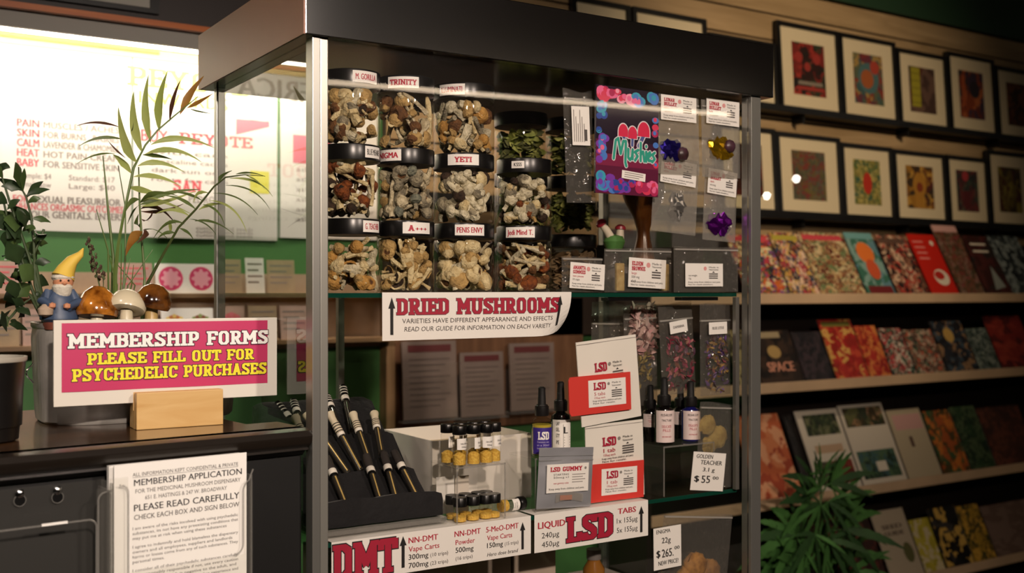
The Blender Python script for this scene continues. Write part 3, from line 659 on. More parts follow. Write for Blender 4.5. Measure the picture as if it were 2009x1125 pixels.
# --- plants
LEAFG = leafy('palm_leaf_green', '#a3b25f', '#c2cb7e', .55); LEAFD = leafy('palm_leaf_dark', '#4a5a30', '#65753c', .3)
LEAFB = leafy('palm_leaf_brown', '#96642a', '#b88a48'); LEAFM = pbr('palm_leaf_maroon', '#4a2c1c', .5); STEMG = pbr('palm_stem', '#55692f', .5)
def leaf3(m, pts, w, mat, fold=.25, n=9, wmax=.35):
    """blade along a quadratic curve a-b-c"""
    a, b, c = [Vector(p) for p in pts]; row = []
    for i in range(n+1):
        u = i/n; p = a*(1-u)**2+b*2*u*(1-u)+c*u*u; d = ((b-a)*(1-u)+(c-b)*u).normalized()
        view = (p-CAM).normalized(); s = d.cross(Vector((.35, -.9, .2))).normalized()
        k = (u/wmax)**.7 if u < wmax else max(0, 1-(u-wmax)/(1-wmax))**.8
        hw = max(w/2*k, .0003); nn = d.cross(s)
        row.append((p-s*hw+nn*hw*fold, p, p+s*hw+nn*hw*fold))
    vs = [q for r in row for q in r]
    m.add(vs, [(i*3+k, i*3+k+1, (i+1)*3+k+1, (i+1)*3+k) for i in range(n) for k in (0, 1)], mat, True)
def A(px, py, y): return at(px, py, 'y', y)
Y0 = .285
base = at(240, 600, 'y', Y0); 
palm = thing('palm_plant', 'small parlour palm with arching fronds growing in the metal planter', 'plant', (base.x, Y0, PZ))
PM = Matrix.Translation((-base.x, -Y0, -PZ))
m = MB(); m.T = PM
def AB(px, py, d=0): return A(px, py, .268-.150*max(0, px-285)/235+d)
def path(l, y): return [A(p[0], p[1], y+(p[2] if len(p) > 2 else 0)) for p in l]
b0 = A(224, 600, Y0); b0.z = PZ-.003; b1 = A(282, 600, Y0); b1.z = PZ-.003
m.tube([b0]+path([(226, 540), (232, 480), (243, 420), (262, 330), (285, 285), (310, 255), (345, 225), (388, 190)], Y0-.01), [.0042, .0036, .0026, .0022, .002, .0016, .0014, .0012, .0006], STEMG, 6)
m.tube([b1]+[AB(*q) for q in [(290, 555), (320, 500), (350, 447), (385, 410), (420, 366), (443, 348), (480, 343), (520, 346)]], [.003, .0026, .0022, .002, .0018, .0015, .0012, .0008, .0004], pbr('palm_stem_dark', '#3f4a22', .5), 6)
m.tube([b1+Vector((-.004, 0, 0))]+path([(284, 545), (278, 470), (274, 400), (272, 328)], Y0+.01), [.0026, .002, .0018, .0016, .001], STEMG, 6)
m.tube([b0+Vector((-.004, 0, 0))]+path([(222, 505), (212, 410), (202, 306)], Y0+.01), [.0028, .0024, .0018, .0008], STEMG, 6)
m.tube([b0+Vector((.01, 0, 0))]+path([(246, 500), (246, 408), (232, 325)], Y0+.02), [.0022, .0014, .001, .0006], STEMG, 6)
m.tube([b0+Vector((-.008, 0, 0))]+path([(212, 490), (189, 411)], Y0-.015), [.002, .0012, .0006], STEMG, 6)
for i, (x, y) in enumerate([(205, 470), (238, 478), (256, 507), (300, 490), (262, 520), (214, 500)]):
    m.tube([b0+Vector((.003*i, 0, 0))]+path([(230+7*i, 560), (x, y)], Y0-.01+.006*i), [.0016, .0012, .0005], STEMG, 5)
m.build('stems', palm)
fr = [((269, 319), (240, 285), (232, 210), 25, LEAFG), ((280, 301), (256, 240), (263, 178), 23, LEAFG), ((296, 281), (278, 210), (292, 146), 20, LEAFG), ((313, 259), (306, 200), (329, 139), 20, LEAFG),
 ((333, 239), (338, 190), (355, 156), 11, LEAFM), ((353, 225), (372, 180), (400, 149), 17, LEAFB), ((367, 212), (392, 200), (419, 183), 9, LEAFB), ((372, 213), (392, 219), (415, 223), 8, LEAFD),
 ((296, 284), (350, 255), (420, 290), 13, LEAFG), ((284, 303), (342, 278), (395, 318), 12, LEAFG), ((280, 304), (310, 303), (338, 313), 9, LEAFD),
 ((236, 250), (190, 232), (151, 247), 6, LEAFM), ((242, 274), (195, 260), (155, 287), 7, LEAFD), ((258, 341), (240, 310), (221, 303), 19, LEAFG), ((225, 302), (190, 296), (150, 322), 4, LEAFD),
 ((270, 326), (310, 306), (362, 338), 12, LEAFG), ((262, 347), (308, 336), (355, 366), 11, LEAFG), ((251, 368), (285, 370), (322, 388), 14, LEAFG), ((258, 262), (262, 250), (262, 240), 6, LEAFD), ((246, 310), (222, 290), (212, 276), 5, LEAFM)]
m = MB(); m.T = PM
for i, (a, b, c, w_, mt) in enumerate(fr):
    dy = ((i*37) % 7-3)*.006
    leaf3(m, (A(*a, Y0-.01), A(*b, Y0-.01+dy), A(*c, Y0-.01+dy*2)), w_/1230, mt)
m.build('upright_frond', palm)
fb = [((418, 379), (470, 375), (506, 422), 8), ((410, 393), (465, 395), (484, 456), 8), ((398, 401), (432, 405), (441, 444), 7), ((382, 434), (420, 425), (459, 460), 7), ((451, 350), (510, 345), (535, 386), 7), ((443, 364), (500, 360), (529, 410), 7), ((463, 342), (490, 333), (521, 347), 6),
 ((410, 379), (384, 370), (380, 398), 8), ((398, 395), (372, 375), (340, 378), 9), ((385, 412), (360, 385), (322, 384), 9), ((372, 425), (345, 400), (305, 420), 9), ((362, 440), (330, 420), (300, 470), 8), ((352, 448), (372, 452), (380, 472), 8), ((390, 412), (415, 395), (445, 402), 7), ((372, 430), (405, 430), (425, 462), 7), ((345, 458), (325, 450), (308, 470), 8), ((480, 343), (505, 350), (520, 372), 5), ((430, 358), (428, 345), (455, 335), 8)]
m = MB(); m.T = PM
for i, (a, b, c, w_) in enumerate(fb):
    dy = ((i*29) % 9-4)*.006
    leaf3(m, (AB(*a), AB(*b, dy*.5), AB(*c, min(dy, 0))), w_/1250, (LEAFD, LEAFG, LEAFD)[i % 3])
m.build('arching_frond', palm)
fc = [((274, 400), (300, 365), (350, 385), 12), ((275, 395), (300, 380), (375, 420), 10), ((276, 410), (310, 390), (345, 440), 10), ((274, 392), (255, 385), (242, 425), 11), ((276, 400), (262, 410), (250, 440), 10), ((278, 430), (296, 440), (300, 412), 13), ((278, 440), (262, 450), (272, 420), 14), ((276, 405), (320, 400), (385, 375), 9), ((275, 398), (330, 372), (392, 372), 10), ((280, 452), (305, 440), (330, 470), 10), ((332, 432), (338, 450), (332, 460), 9), ((276, 415), (320, 420), (360, 400), 8), ((274, 402), (300, 392), (330, 396), 9)]
m = MB(); m.T = PM
for i, (a, b, c, w_) in enumerate(fc):
    dy = ((i*31) % 9-4)*.008
    leaf3(m, (A(*a, Y0+.01), A(*b, Y0+.01+dy), A(*c, Y0+.01+dy*2)), w_/1230, (LEAFD, LEAFG, LEAFM)[i % 3] if i % 4 else LEAFD)
leaf3(m, (A(280, 455, Y0), A(258, 460, Y0-.02), A(247, 502, Y0-.03)), .017, LEAFB); leaf3(m, (A(282, 450, Y0), A(300, 452, Y0-.02), A(268, 478, Y0-.03)), .012, LEAFM)
m.build('drooping_frond', palm)
# dry sprig
b2 = A(200, 600, Y0-.03); b2.z = PZ-.003
sprig = thing('dry_sprig', 'small dry seed-headed sprig in the planter between gnome and palm', 'plant', b2)
m = MB(); m.T = Matrix.Translation(-b2)
DRY = pbr('dry_sprig_brown', '#4a3426', .7); DRG = pbr('dry_sprig_green', '#57603c', .7)
m.tube([b2]+path([(195, 560), (183, 510), (172, 468)], Y0-.03), [.0015, .0013, .001, .0005], DRG, 5)
rr = random.Random(3)
for i in range(60):
    u = rr.random(); x = 172+u*24+rr.uniform(-9, 9)*(.4+u); y = 470+u*75+rr.uniform(-6, 6)
    q = A(x, y, Y0-.03+rr.uniform(-.012, .012)); m.lathe([(0, -.003), (.002, -.001), (.0022, .001), (0, .003)], DRY if rr.random() < .6 else DRG, 5, q.x, q.y, q.z)
    if i % 6 == 0: m.tube([A(175+u*22, 475+u*75, Y0-.03), q], .0005, DRG, 4)
m.tube([b2]+path([(203, 555), (200, 520)], Y0-.02), [.001, .0008, .0004], DRG, 5); m.build('seed_head', sprig)
# dark leafy plant
KY = .27
kb = A(84, 640, KY); kb.z = PZ-.003; kb.x = max(kb.x, px0+.02)
kal = thing('leafy_plant', 'dark green leafy plant rising from the planter beside the gnome', 'plant', kb)
m = MB(); m.T = Matrix.Translation(-kb)
KS = pbr('dark_stem', '#3a4a28', .6); KL = pbr('dark_leaf', '#27391f', .42, var=.3, vscale=16); KL2 = pbr('mid_leaf', '#41552c', .42, var=.25, vscale=16)
stems = [[(69, 560), (66, 472), (61, 424), (51, 386), (42, 370)], [(60, 560), (40, 500), (20, 450), (8, 400)], [(60, 580), (30, 560), (5, 540), (-20, 520)], [(69, 540), (45, 470), (20, 400), (5, 350)], [(70, 580), (40, 600), (15, 630), (0, 640)], [(66, 500), (80, 470), (86, 450)]]
for st in stems: m.tube([kb]+path(st, KY), [.003]+[.0024-.0003*i for i in range(len(st))], KS, 6)
m.build('stems', kal)
lv = [(44, 372, 30, 318, 26), (44, 375, -5, 350, 24), (45, 372, 2, 366, 22), (45, 378, 48, 330, 12), (52, 388, 85, 356, 16), (50, 385, 98, 372, 7), (54, 400, 80, 390, 8), (40, 392, 14, 412, 8), (58, 420, 20, 440, 34), (62, 430, 100, 437, 14), (60, 430, 30, 420, 26), (64, 470, 92, 460, 22), (66, 478, 94, 478, 20), (20, 455, -8, 420, 40), (30, 480, 0, 470, 36), (40, 500, 5, 505, 38), (62, 500, 30, 520, 40), (64, 520, 100, 515, 18), (66, 520, 45, 555, 40), (60, 540, 20, 545, 36), (66, 550, 96, 560, 30), (62, 560, 30, 585, 34), (50, 570, 10, 570, 36), (40, 590, 10, 605, 26), (20, 625, -6, 642, 30), (30, 600, 60, 620, 24), (72, 580, 88, 610, 16), (10, 545, -15, 560, 34), (15, 400, -12, 385, 30), (20, 420, 30, 470, 30), (50, 480, 80, 500, 26), (40, 530, 70, 545, 34), (30, 510, 20, 480, 30), (0, 640, 22, 608, 16), (20, 630, 40, 645, 16), (70, 570, 84, 590, 14), (45, 455, 70, 450, 22), (35, 440, 5, 452, 30), (20, 330, -8, 330, 20), (6, 352, -10, 322, 18)]
m = MB(); m.T = Matrix.Translation(-kb)
rk_ = random.Random(17)
lv += [(a+rk_.uniform(-14, 14), b+rk_.uniform(-14, 14), c+rk_.uniform(-20, 16), d+rk_.uniform(-20, 20), e*rk_.uniform(.9, 1.3)) for a, b, c, d, e in lv if b > 415 and a < 62]
for i, (x0_, y0_, x1_, y1_, w_) in enumerate(lv):
    dy = ((i*41) % 11-5)*.008
    a_ = A(x0_, y0_, KY); c_ = A(x1_, y1_, KY+dy); b_ = (a_+c_)/2+Vector((0, -.006, .006))
    leaf3(m, (a_, b_, c_), max(w_, 14)/1230*.95, KL if i % 3 else KL2, .3, 8, .5)
m.build('leaves', kal)
# ================================================================== inside the cabinet
def proj(p):
    d = Vector(p)-CAM; e = d.dot(FV); return 1004.5+2112*d.dot(RV)/e, 574-2112*d.z/e
def qp(TL, TR, BR, BL, Y):
    tl_, tr2, br, bl = [at(p[0], p[1], 'y', Y) for p in (TL, TR, BR, BL)]
    w = ((tr2-tl_).length+(br-bl).length)/2; h = ((tl_-bl).length+(tr2-br).length)/2
    ang = math.atan2((tr2.z-tl_.z)+(br.z-bl.z), (tr2.x-tl_.x)+(br.x-bl.x))
    return tr(*bl) @ Matrix.Rotation(-ang, 4, 'Y') @ UP, w, h
def thing_m(name, label, cat, M, group=None):
    o = thing(name, label, cat, (0, 0, 0), 0, group); o.matrix_basis = M; return o
def stroke(m, pts, hw, mat, z):
    z0 = z
    for i in range(len(pts)-1):
        z += 6e-6
        a = Vector(pts[i]); b = Vector(pts[i+1]); d = (b-a).normalized(); n = Vector((-d.y, d.x))
        m.add([(*(a-n*hw), z), (*(b-n*hw), z), (*(b+n*hw), z), (*(a+n*hw), z)], [(0, 1, 2, 3)], mat)
    for p in pts: z += 6e-6; m.disc(p[0], p[1], hw, mat, z, 10)

# ------------------------------------------------------------------ jars
def jar_parts(t, R):
    m = MB(); prof = [(R*.90, 0), (R*.97, .002), (R, .006), (R, .078), (R*.985, .084), (R*.93, .0875), (R*.9, .089), (R*.9, .1)]
    m.lathe(prof[:], JARP, 40); m.build('jar_body', t)
    m = MB(); lp = [(R*.95, .0885), (R*1.0, .0885), (R*1.005, .090), (R*1.005, .1105), (R*.99, .1125), (R*.9, .1125), (0, .1115)]
    m.lathe(lp, pbr('jar_lid', '#100f0f', .28), 48); return m.build('lid', t)
def lid_label(t, cx, cy, R, px, z, w, h, draw):
    best = min(range(-80, 81), key=lambda a: abs(proj((cx+R*math.sin(math.radians(a)), cy-R*math.cos(math.radians(a)), 1.55))[0]-px))
    ph = math.radians(best); m = MB(); R2 = R*1.005+.0003
    m.fn = lambda p: ((R2+p.z)*math.sin(ph+p.x/R2), -(R2+p.z)*math.cos(ph+p.x/R2), z+p.y)
    n = 10
    for i in range(n): m.quad(-w/2+w*i/n, -h/2, -w/2+w*(i+1)/n, h/2, PAPER, .0002)
    draw(m, w, h); m.build('label', t)
JX = [(.088, .080, .0455), (.182, .078, .0455), (.291, .082, .050), (.410, .082, .047)]
def T1(s, mat, b=.03, k=.8): return lambda m, w, h: m.text(s, 0, -h*.25, h*.5, mat, w=w*k, bold=b, z=.0005)
def T2(s, mat, k=.8): return lambda m, w, h: m.slab(s, 0, -h*.25, h*.5, mat, w*k, th=.24, z=.0005)
JL = {(0, 2): (719, .044, T1('M. GORILLA', RED)), (1, 2): (791, .050, T2('TRINITY', RED, .86)), (2, 2): (885, .046, T1('ILLUMINATI', MAROON)),
      (0, 1): (733, .034, T1('BLUE MEANIE', INK, .02)), (1, 1): (758, .052, T1('ENIGMA', RED, .05)), (2, 1): (909, .052, T2('YETI', RED, .55)), (3, 1): (1016, .022, T1('KSSS', INK, .03, .6)),
      (0, 0): (731, .036, T1('G. TEACHER', RED)), (1, 0): (819, .048, lambda m, w, h: (m.slab('A', -w*.22, -h*.28, h*.52, RED, w*.22, th=.24, z=.0005), m.text('+++', w*.13, -h*.24, h*.3, RED, w=w*.42, bold=.05, z=.0005))),
      (2, 0): (923, .050, T1('PENIS ENVY', RED, .04, .86)), (3, 0): (1020, .051, T1('Jedi Mind T.', RED, .04, .86))}
JDESC = {(0, 2): 'top row jar of tan mushrooms beside the tall front post, small white lid label', (1, 2): 'second top row jar from the front post, its lid label in red slab letters', (2, 2): 'third top row jar from the front post, its white lid label turned aside',
         (0, 1): 'middle row jar beside the front post with rusty caps and pale stems', (1, 1): 'second middle row jar from the post with grey crumbled mushrooms', (2, 1): 'third middle row jar from the post with large pale curled mushrooms', (3, 1): 'fourth middle row jar from the post with a tiny lid label and rounded pale pieces',
         (0, 0): 'bottom row jar beside the front post with golden caps and pale stems', (1, 0): 'second bottom row jar from the post with round tan caps and a plus sign label', (2, 0): 'third bottom row jar from the post with big hollow tan caps', (3, 0): 'fourth bottom row jar from the post with long curved pale stems'}
JSHORT = {(0, 2): 'tan', (1, 2): 'brown and cream', (2, 2): 'cream and orange', (0, 1): 'rusty', (1, 1): 'grey crumbled', (2, 1): 'pale curled', (3, 1): 'rounded pale', (0, 0): 'golden', (1, 0): 'round tan', (2, 0): 'hollow tan', (3, 0): 'long curved'}
ROWN = ('bottom', 'middle', 'top'); COLN = ('beside the front post', 'second from the front post', 'third from the front post', 'fourth from the front post')
def DM(n, c, c2): return pbr('dried_'+n, c, .8, col2=c2, vscale=110, bump=1.0, bscale=260)
D = {'cream': DM('cream', '#e6d8b0', '#c8b488'), 'pale': DM('pale', '#ddd3b8', '#a89c80'), 'tan': DM('tan', '#c9a970', '#a08454'), 'gold': DM('gold', '#c99c56', '#a87c3e'), 'brown': DM('brown', '#7c5430', '#54361e'),
     'dark': DM('dark', '#3c2a1e', '#22160f'), 'grey': DM('grey', '#aaa28c', '#6c665a'), 'blue': DM('blue', '#8a8e80', '#5c625c'), 'rust': DM('rust', '#94501f', '#5c2c12'), 'white': DM('white', '#e8e2cc', '#bcb49a')}
rm = random.Random(11)
_MV = {}
def mushroom_mesh(kind, a, b, v):
    k = (kind, a, b, v)
    if k in _MV: return _MV[k]
    r = random.Random(str(k)); m = MB(); ca, cb = D[a], D[b]
    def bent(L, amp): 
        ph = r.uniform(0, 6.28)
        return [(amp*math.sin(u*2.6+ph)*math.cos(ph), amp*math.sin(u*2.2+ph)*math.sin(ph), L*(u-.5)) for u in [i/6 for i in range(7)]]
    if kind == 0:
        p = bent(.056, .005); m.tube(p, [.0034, .0028, .0024, .0022, .0024, .0028, .003], cb, 7)
        m.T = tr(*p[-1]); m.lathe([(.0022, -.005), (.0075, -.004), (.0085, -.001), (.007, .004), (.003, .0075), (0, .0085)], ca, 12)
    elif kind == 1:
        p = bent(.032, .002); m.tube(p, [.0075, .0085, .0078, .0066, .006, .0062, .006], cb, 9)
        m.T = tr(*p[-1]) @ rotm('X', r.uniform(-25, 25)); m.lathe([(.004, -.006), (.0105, -.004), (.0122, 0), (.0108, .005), (.006, .009), (0, .0105)], ca, 13)
    elif kind == 2:
        m.lathe([(0, -.0035), (.006, -.003), (.0095, -.0015)], D['dark'], 16); m.lathe([(.0095, -.0015), (.0118, -.0035), (.0128, -.001), (.0115, .0035), (.007, .007), (0, .0085)], ca, 16)
        m.tube([(0, 0, -.002), (.001, .001, -.01), (.003, .002, -.020)], [.0024, .0022, .0026], cb, 7)
    elif kind == 3:
        p = bent(.064, .008); m.tube(p, [.0052, .0044, .0036, .0034, .0038, .0050, .0030], cb, 8)
    elif kind == 4:
        m.lathe([(0, -.009), (.005, -.0078), (.0095, -.003), (.0100, .002), (.0066, .0068), (0, .0085)], ca, 14, sx=r.uniform(.8, 1.2)); m.tube([(0, 0, -.007), (.002, .001, -.014), (.005, .0, -.019)], [.0042, .0032, .003], cb, 7)
    else:
        m.lathe([(0, .004), (.004, -.001), (.0062, -.006), (.0085, -.006), (.0125, -.002), (.0122, .003), (.0085, .009), (0, .012)], ca, 16); m.disc(0, 0, .0068, D['brown'], -.0045, 14)
    for i, q in enumerate(m.v):                                   # shrivelled skin
        n = Vector((math.sin(q.z*420+v+q.x*300), math.cos(q.x*510+v*2+q.y*270), math.sin(q.y*460+v*3+q.z*350)))
        m.v[i] = q+n*.0006+Vector((r.uniform(-1, 1), r.uniform(-1, 1), r.uniform(-1, 1)))*.0002
    o = m.build('dried_mushroom'); me = o.data; bpy.data.objects.remove(o)
    _MV[k] = (me, [p.copy() for p in m.v]); return _MV[k]
PAL = {(0, 2): [(5, 'tan', 'cream'), (1, 'cream', 'cream'), (5, 'tan', 'cream'), (3, 'tan', 'cream'), (2, 'brown', 'cream'), (1, 'grey', 'white'), (1, 'brown', 'cream')],
       (1, 2): [(5, 'brown', 'pale'), (2, 'tan', 'cream'), (3, 'pale', 'pale'), (4, 'tan', 'cream'), (1, 'cream', 'pale'), (0, 'brown', 'pale'), (3, 'cream', 'cream')],
       (2, 2): [(0, 'gold', 'cream'), (1, 'cream', 'white'), (3, 'grey', 'grey'), (4, 'tan', 'cream'), (5, 'gold', 'cream'), (1, 'white', 'white'), (2, 'brown', 'pale')],
       (0, 1): [(4, 'rust', 'cream'), (3, 'cream', 'cream'), (3, 'white', 'white'), (1, 'rust', 'cream'), (5, 'dark', 'cream'), (0, 'rust', 'cream'), (4, 'dark', 'pale')],
       (1, 1): [(4, 'grey', 'grey'), (2, 'grey', 'pale'), (1, 'pale', 'grey'), (5, 'grey', 'grey'), (3, 'pale', 'pale'), (4, 'blue', 'grey'), (1, 'tan', 'pale')],
       (2, 1): [(1, 'white', 'white'), (3, 'white', 'white'), (4, 'white', 'white'), (1, 'grey', 'white'), (4, 'dark', 'dark'), (1, 'cream', 'pale')],
       (3, 1): [(4, 'cream', 'cream'), (4, 'dark', 'grey'), (1, 'white', 'white'), (4, 'rust', 'tan'), (4, 'white', 'white'), (2, 'grey', 'pale')],
       (0, 0): [(3, 'cream', 'cream'), (5, 'gold', 'cream'), (3, 'pale', 'pale'), (4, 'tan', 'cream'), (3, 'cream', 'white'), (2, 'gold', 'cream'), (1, 'cream', 'white'), (0, 'tan', 'cream')],
       (1, 0): [(5, 'tan', 'cream'), (0, 'tan', 'cream'), (3, 'cream', 'cream'), (2, 'tan', 'cream'), (4, 'tan', 'tan'), (2, 'cream', 'cream')],
       (2, 0): [(5, 'tan', 'cream'), (5, 'cream', 'cream'), (1, 'cream', 'white'), (4, 'cream', 'white'), (2, 'tan', 'pale')],
       (3, 0): [(3, 'pale', 'pale'), (3, 'cream', 'cream'), (0, 'brown', 'cream'), (2, 'rust', 'cream'), (4, 'rust', 'tan'), (3, 'cream', 'white')]}
rest = MB()
def fill(key, cx, cy, zb, R):
    Ri = R-.0022; pal = PAL[key]; H = .080 if key != (0, 0) else .066; big = 1.15 if key in ((2, 1), (2, 0)) else 1.0
    facing = math.atan2(CAM.y-cy, CAM.x-cx)
    n = 27
    for i in range(n+14):
        inner = i >= n
        kd, a, b = pal[i % len(pal)] if i % 5 else rm.choice(pal)
        me, vs = mushroom_mesh(kd, a, b, rm.randrange(2))
        lev = (i % 9)/8 if not inner else rm.random()
        th = facing+(rm.choice((-1, 1))*rm.random()**.9*1.75 if i % 9 < 8 else rm.uniform(-.3, .3))+0
        if inner: th = rm.uniform(0, 6.28)
        rad = Vector((math.cos(th), math.sin(th), 0)); tan = Vector((-rad.y, rad.x, 0)); al = rm.uniform(0, 6.28)
        ax = (tan*math.cos(al)+Vector((0, 0, 1))*math.sin(al)*.8+rad*rm.uniform(-.25, .35)).normalized()
        if kd in (2, 5): ax = (rad*(rm.choice((-1, 1, -1)) if key in ((2, 0), (1, 0)) else rm.choice((-1, 1, 1)))+ax*.6).normalized()
        q = ax.to_track_quat('Z', 'Y').to_matrix() @ Matrix.Rotation(rm.uniform(0, 6.28), 3, 'Z')
        sc = rm.uniform(.72, 1.18)*big*(.9 if inner else 1)
        for _ in range(9):
            pv = [q @ p*sc for p in vs]
            ez = max(p.z for p in pv); e0 = min(p.z for p in pv); er = max(p.dot(rad) for p in pv)
            rho = max(0, Ri-er-.0006) if not inner else rm.uniform(0, .012)
            zc = min(max(.004+lev*H, .0035-e0), .0868-ez)
            if max((p.x+rad.x*rho)**2+(p.y+rad.y*rho)**2 for p in pv) < Ri*Ri and ez-e0 < .082: break
            rho2 = rho
            ok = False
            for k in range(12):
                rho2 -= .0022
                if rho2 < 0: break
                if max((p.x+rad.x*rho2)**2+(p.y+rad.y*rho2)**2 for p in pv) < Ri*Ri: ok = True; break
            if ok: rho = rho2; break
            sc *= .9
        loc = Vector((cx, cy, zb))+rad*rho+Vector((0, 0, zc))
        if inner:
            k0 = len(rest.v); rest.v += [loc+p for p in pv]
            for pl in me.polygons:
                rest.f.append(tuple(k0+j for j in pl.vertices)); rest.m.append(rest.mi(me.materials[pl.material_index])); rest.smooth.add(len(rest.f)-1)
        else:
            o = bpy.data.objects.new('dried_mushroom', me); COL.objects.link(o)
            o.matrix_basis = Matrix.Translation(loc) @ q.to_4x4() @ Matrix.Scale(sc, 4)
            put(o, '%s dried mushroom packed in the %s row jar %s' % (JSHORT[key], ROWN[key[1]], COLN[key[0]]), 'mushroom', 'dried mushrooms in the %s row jar %s' % (ROWN[key[1]], COLN[key[0]]))
for (c, r), (px, w, dr) in JL.items():
    cx, cy, R = JX[c]; zb = Z1+.0004+r*.1130
    t = thing('mushroom_jar', JDESC[(c, r)], 'jar', (cx, cy, zb), 0, 'clear jars of dried mushrooms')
    lid = jar_parts(t, R); lid_label(lid, cx, cy, R, px, .1008, w, .0175 if w > .03 else .012, dr)
    fill((c, r), cx, cy, zb, R)
put(rest.build('dried_mushrooms'), 'dried mushrooms deep inside the stacked jars behind the outer ones', 'mushrooms', None, 'stuff')
# jars of dried leaves behind
GLF = pbr('dried_leaf_green', '#8c9c50', .8, col2='#c4c878', vscale=40, bump=.6); GLF2 = pbr('dried_leaf_dark', '#58603a', .8, col2='#80845a', vscale=40); BRF = pbr('dried_bark_brown', '#6a5642', .8, col2='#8c7454', vscale=40)
rl = random.Random(5)
for ci, px in enumerate((1022, 1120)):
    for r in range(3):
        p = at(px, 500, 'y', .26); zb = Z1+.0004+r*.113
        t = thing('leaf_jar', '%s jar of dried %s in the back stack %s' % (('bottom', 'middle', 'top')[r], ('bark', 'green leaves', 'green leaves')[r], ('behind the mushroom jars', 'beside the printed pouch')[ci]), 'jar', (p.x, .26, zb), 0, 'back row jars of dried leaves')
        jar_parts(t, .0505)
        m = MB()
        for i in range(260):
            a = rl.uniform(0, 6.28); ro = .037*rl.random()**.22; z = rl.uniform(.011, .076); L = rl.uniform(.018, .032); W_ = rl.uniform(.007, .012)
            q = Matrix.Translation((ro*math.cos(a), ro*math.sin(a), z)) @ Matrix.Rotation(rl.uniform(0, 6.28), 4, 'Z') @ Matrix.Rotation(rl.uniform(-1, 1), 4, 'X') @ Matrix.Rotation(rl.uniform(-.6, .6), 4, 'Y')
            m.T = q; L *= .45; m.sheet(2*L, 2*W_, 4, 2, BRF if r == 0 else (GLF if i % 3 else GLF2), lambda x, y: (x, y*(1-(x/L)**2*.9), .003*math.cos(x*150)), x0=-L, y0=-W_)
        put(m.build('dried_leaves', None, (p.x, .26, zb)), 'dried %s filling the %s back jar %s' % (('bark', 'green leaves', 'green leaves')[r], ('bottom', 'middle', 'top')[r], ('behind the mushroom jars', 'beside the printed pouch')[ci]), 'dried leaves', None, 'stuff')

# ------------------------------------------------------------------ the three printed paper signs
def fold(m, w, y, d, mat, n=6):
    m.sheet(w, d, 1, n, mat, lambda x, v: (x, y, -v), y0=0, sm=False)
M_, w, h = qp((753, 573), (1127, 573), (1118, 657), (750, 669), .0185); M_ = tr(0, 0, Z1+.0008-(M_ @ Vector((0, h, 0))).z) @ M_
sg = MB(); 
def curl(p):                                    # lower corner of the sheet curls away from the glass
    u = max(0, (p.x/w-.80)/.20); v = max(0, 1-p.y/h); k = u*u*v*v
    return Vector((p.x-.010*k, p.y+.012*k, p.z-.020*k))
sg.fn = curl
rc = [(0, 0)]+[(w-.02+.02*math.sin(a*math.pi/10), .02-.02*math.cos(a*math.pi/10)) for a in range(6)]+[(w-.006+.006*math.cos(a*math.pi/10), h-.006+.006*math.sin(a*math.pi/10)) for a in range(6)]+[(0, h)]
sg.sheet(w, h, 24, 8, PAPER, lambda x, y: (min(x, w), y, 0), sm=False)
sg.slab('DRIED MUSHROOMS', w*.50, h*.53, h*.34, MAROON, w*.865, th=.25, edge=INKG, eg=.03, z=.0005)
sg.text('VARIETIES HAVE DIFFERENT APPEARANCE AND EFFECTS', w*.495, h*.355, h*.095, INKG, w=w*.80, z=.0005)
sg.text('READ OUR GUIDE FOR INFORMATION ON EACH VARIETY', w*.495, h*.185, h*.095, INKG, w=w*.78, z=.0005, sk=.15)
sg.arrow(w*.045, h*.12, h*.90, w*.033, INK, .0005); sg.arrow(w*.925, h*.20, h*.92, w*.03, INK, .0022, sk=.002)
sg.fn = None; fold(sg, w, h, .03, PAPER)
o = sg.build('paper_sign'); o.matrix_basis = M_; put(o, 'white paper sign in big red slab letters hung from the upper glass shelf', 'sign', 'paper signs on the shelf edges')
M_, w, h = tr(.032, .0235, Z2+.001-.062) @ UP, .353, .062
sg = MB(); sg.sheet(w, h, 8, 4, PAPER, lambda x, y: (x, y, 0), sm=False); fold(sg, w, h, .045, PAPER)
sg.slab('DMT', w*.155, h*.08, h*.84, MAROON, w*.30, th=.28, edge=INK, eg=.035, z=.0005)
sg.arrow(w*.333, h*.14, h*.92, w*.034, INK, .0005); sg.arrow(w*.953, h*.14, h*.86, w*.03, INK, .0005)
sg.text('NN-DMT', w*.36, h*.72, h*.14, RED, al='L', w=w*.145, bold=.02); sg.text('Vape Carts', w*.36, h*.51, h*.125, RED, al='L', w=w*.152, bold=.01)
sg.text('300mg', w*.36, h*.31, h*.13, INK, al='L', w=w*.097, bold=.01); sg.text('(10 trips)', w*.467, h*.31, h*.09, INKG, al='L', w=w*.09)
sg.text('700mg', w*.36, h*.10, h*.13, INK, al='L', w=w*.097, bold=.01); sg.text('(23 trips)', w*.467, h*.10, h*.09, INKG, al='L', w=w*.09)
sg.text('NN-DMT', w*.59, h*.72, h*.14, RED, al='L', w=w*.135, bold=.02); sg.text('Powder', w*.595, h*.51, h*.125, RED, al='L', w=w*.1, bold=.01)
sg.text('500mg', w*.595, h*.31, h*.13, INK, al='L', w=w*.093, bold=.01); sg.text('(16 trips)', w*.595, h*.12, h*.09, INKG, al='L', w=w*.088)
sg.text('5-MeO-DMT', w*.755, h*.72, h*.14, RED, al='L', w=w*.175, bold=.02); sg.text('Vape Carts', w*.76, h*.51, h*.125, RED, al='L', w=w*.135, bold=.01)
sg.text('150mg', w*.76, h*.31, h*.13, INK, al='L', w=w*.085, bold=.01); sg.text('(15 trips)', w*.855, h*.31, h*.09, INKG, al='L', w=w*.075)
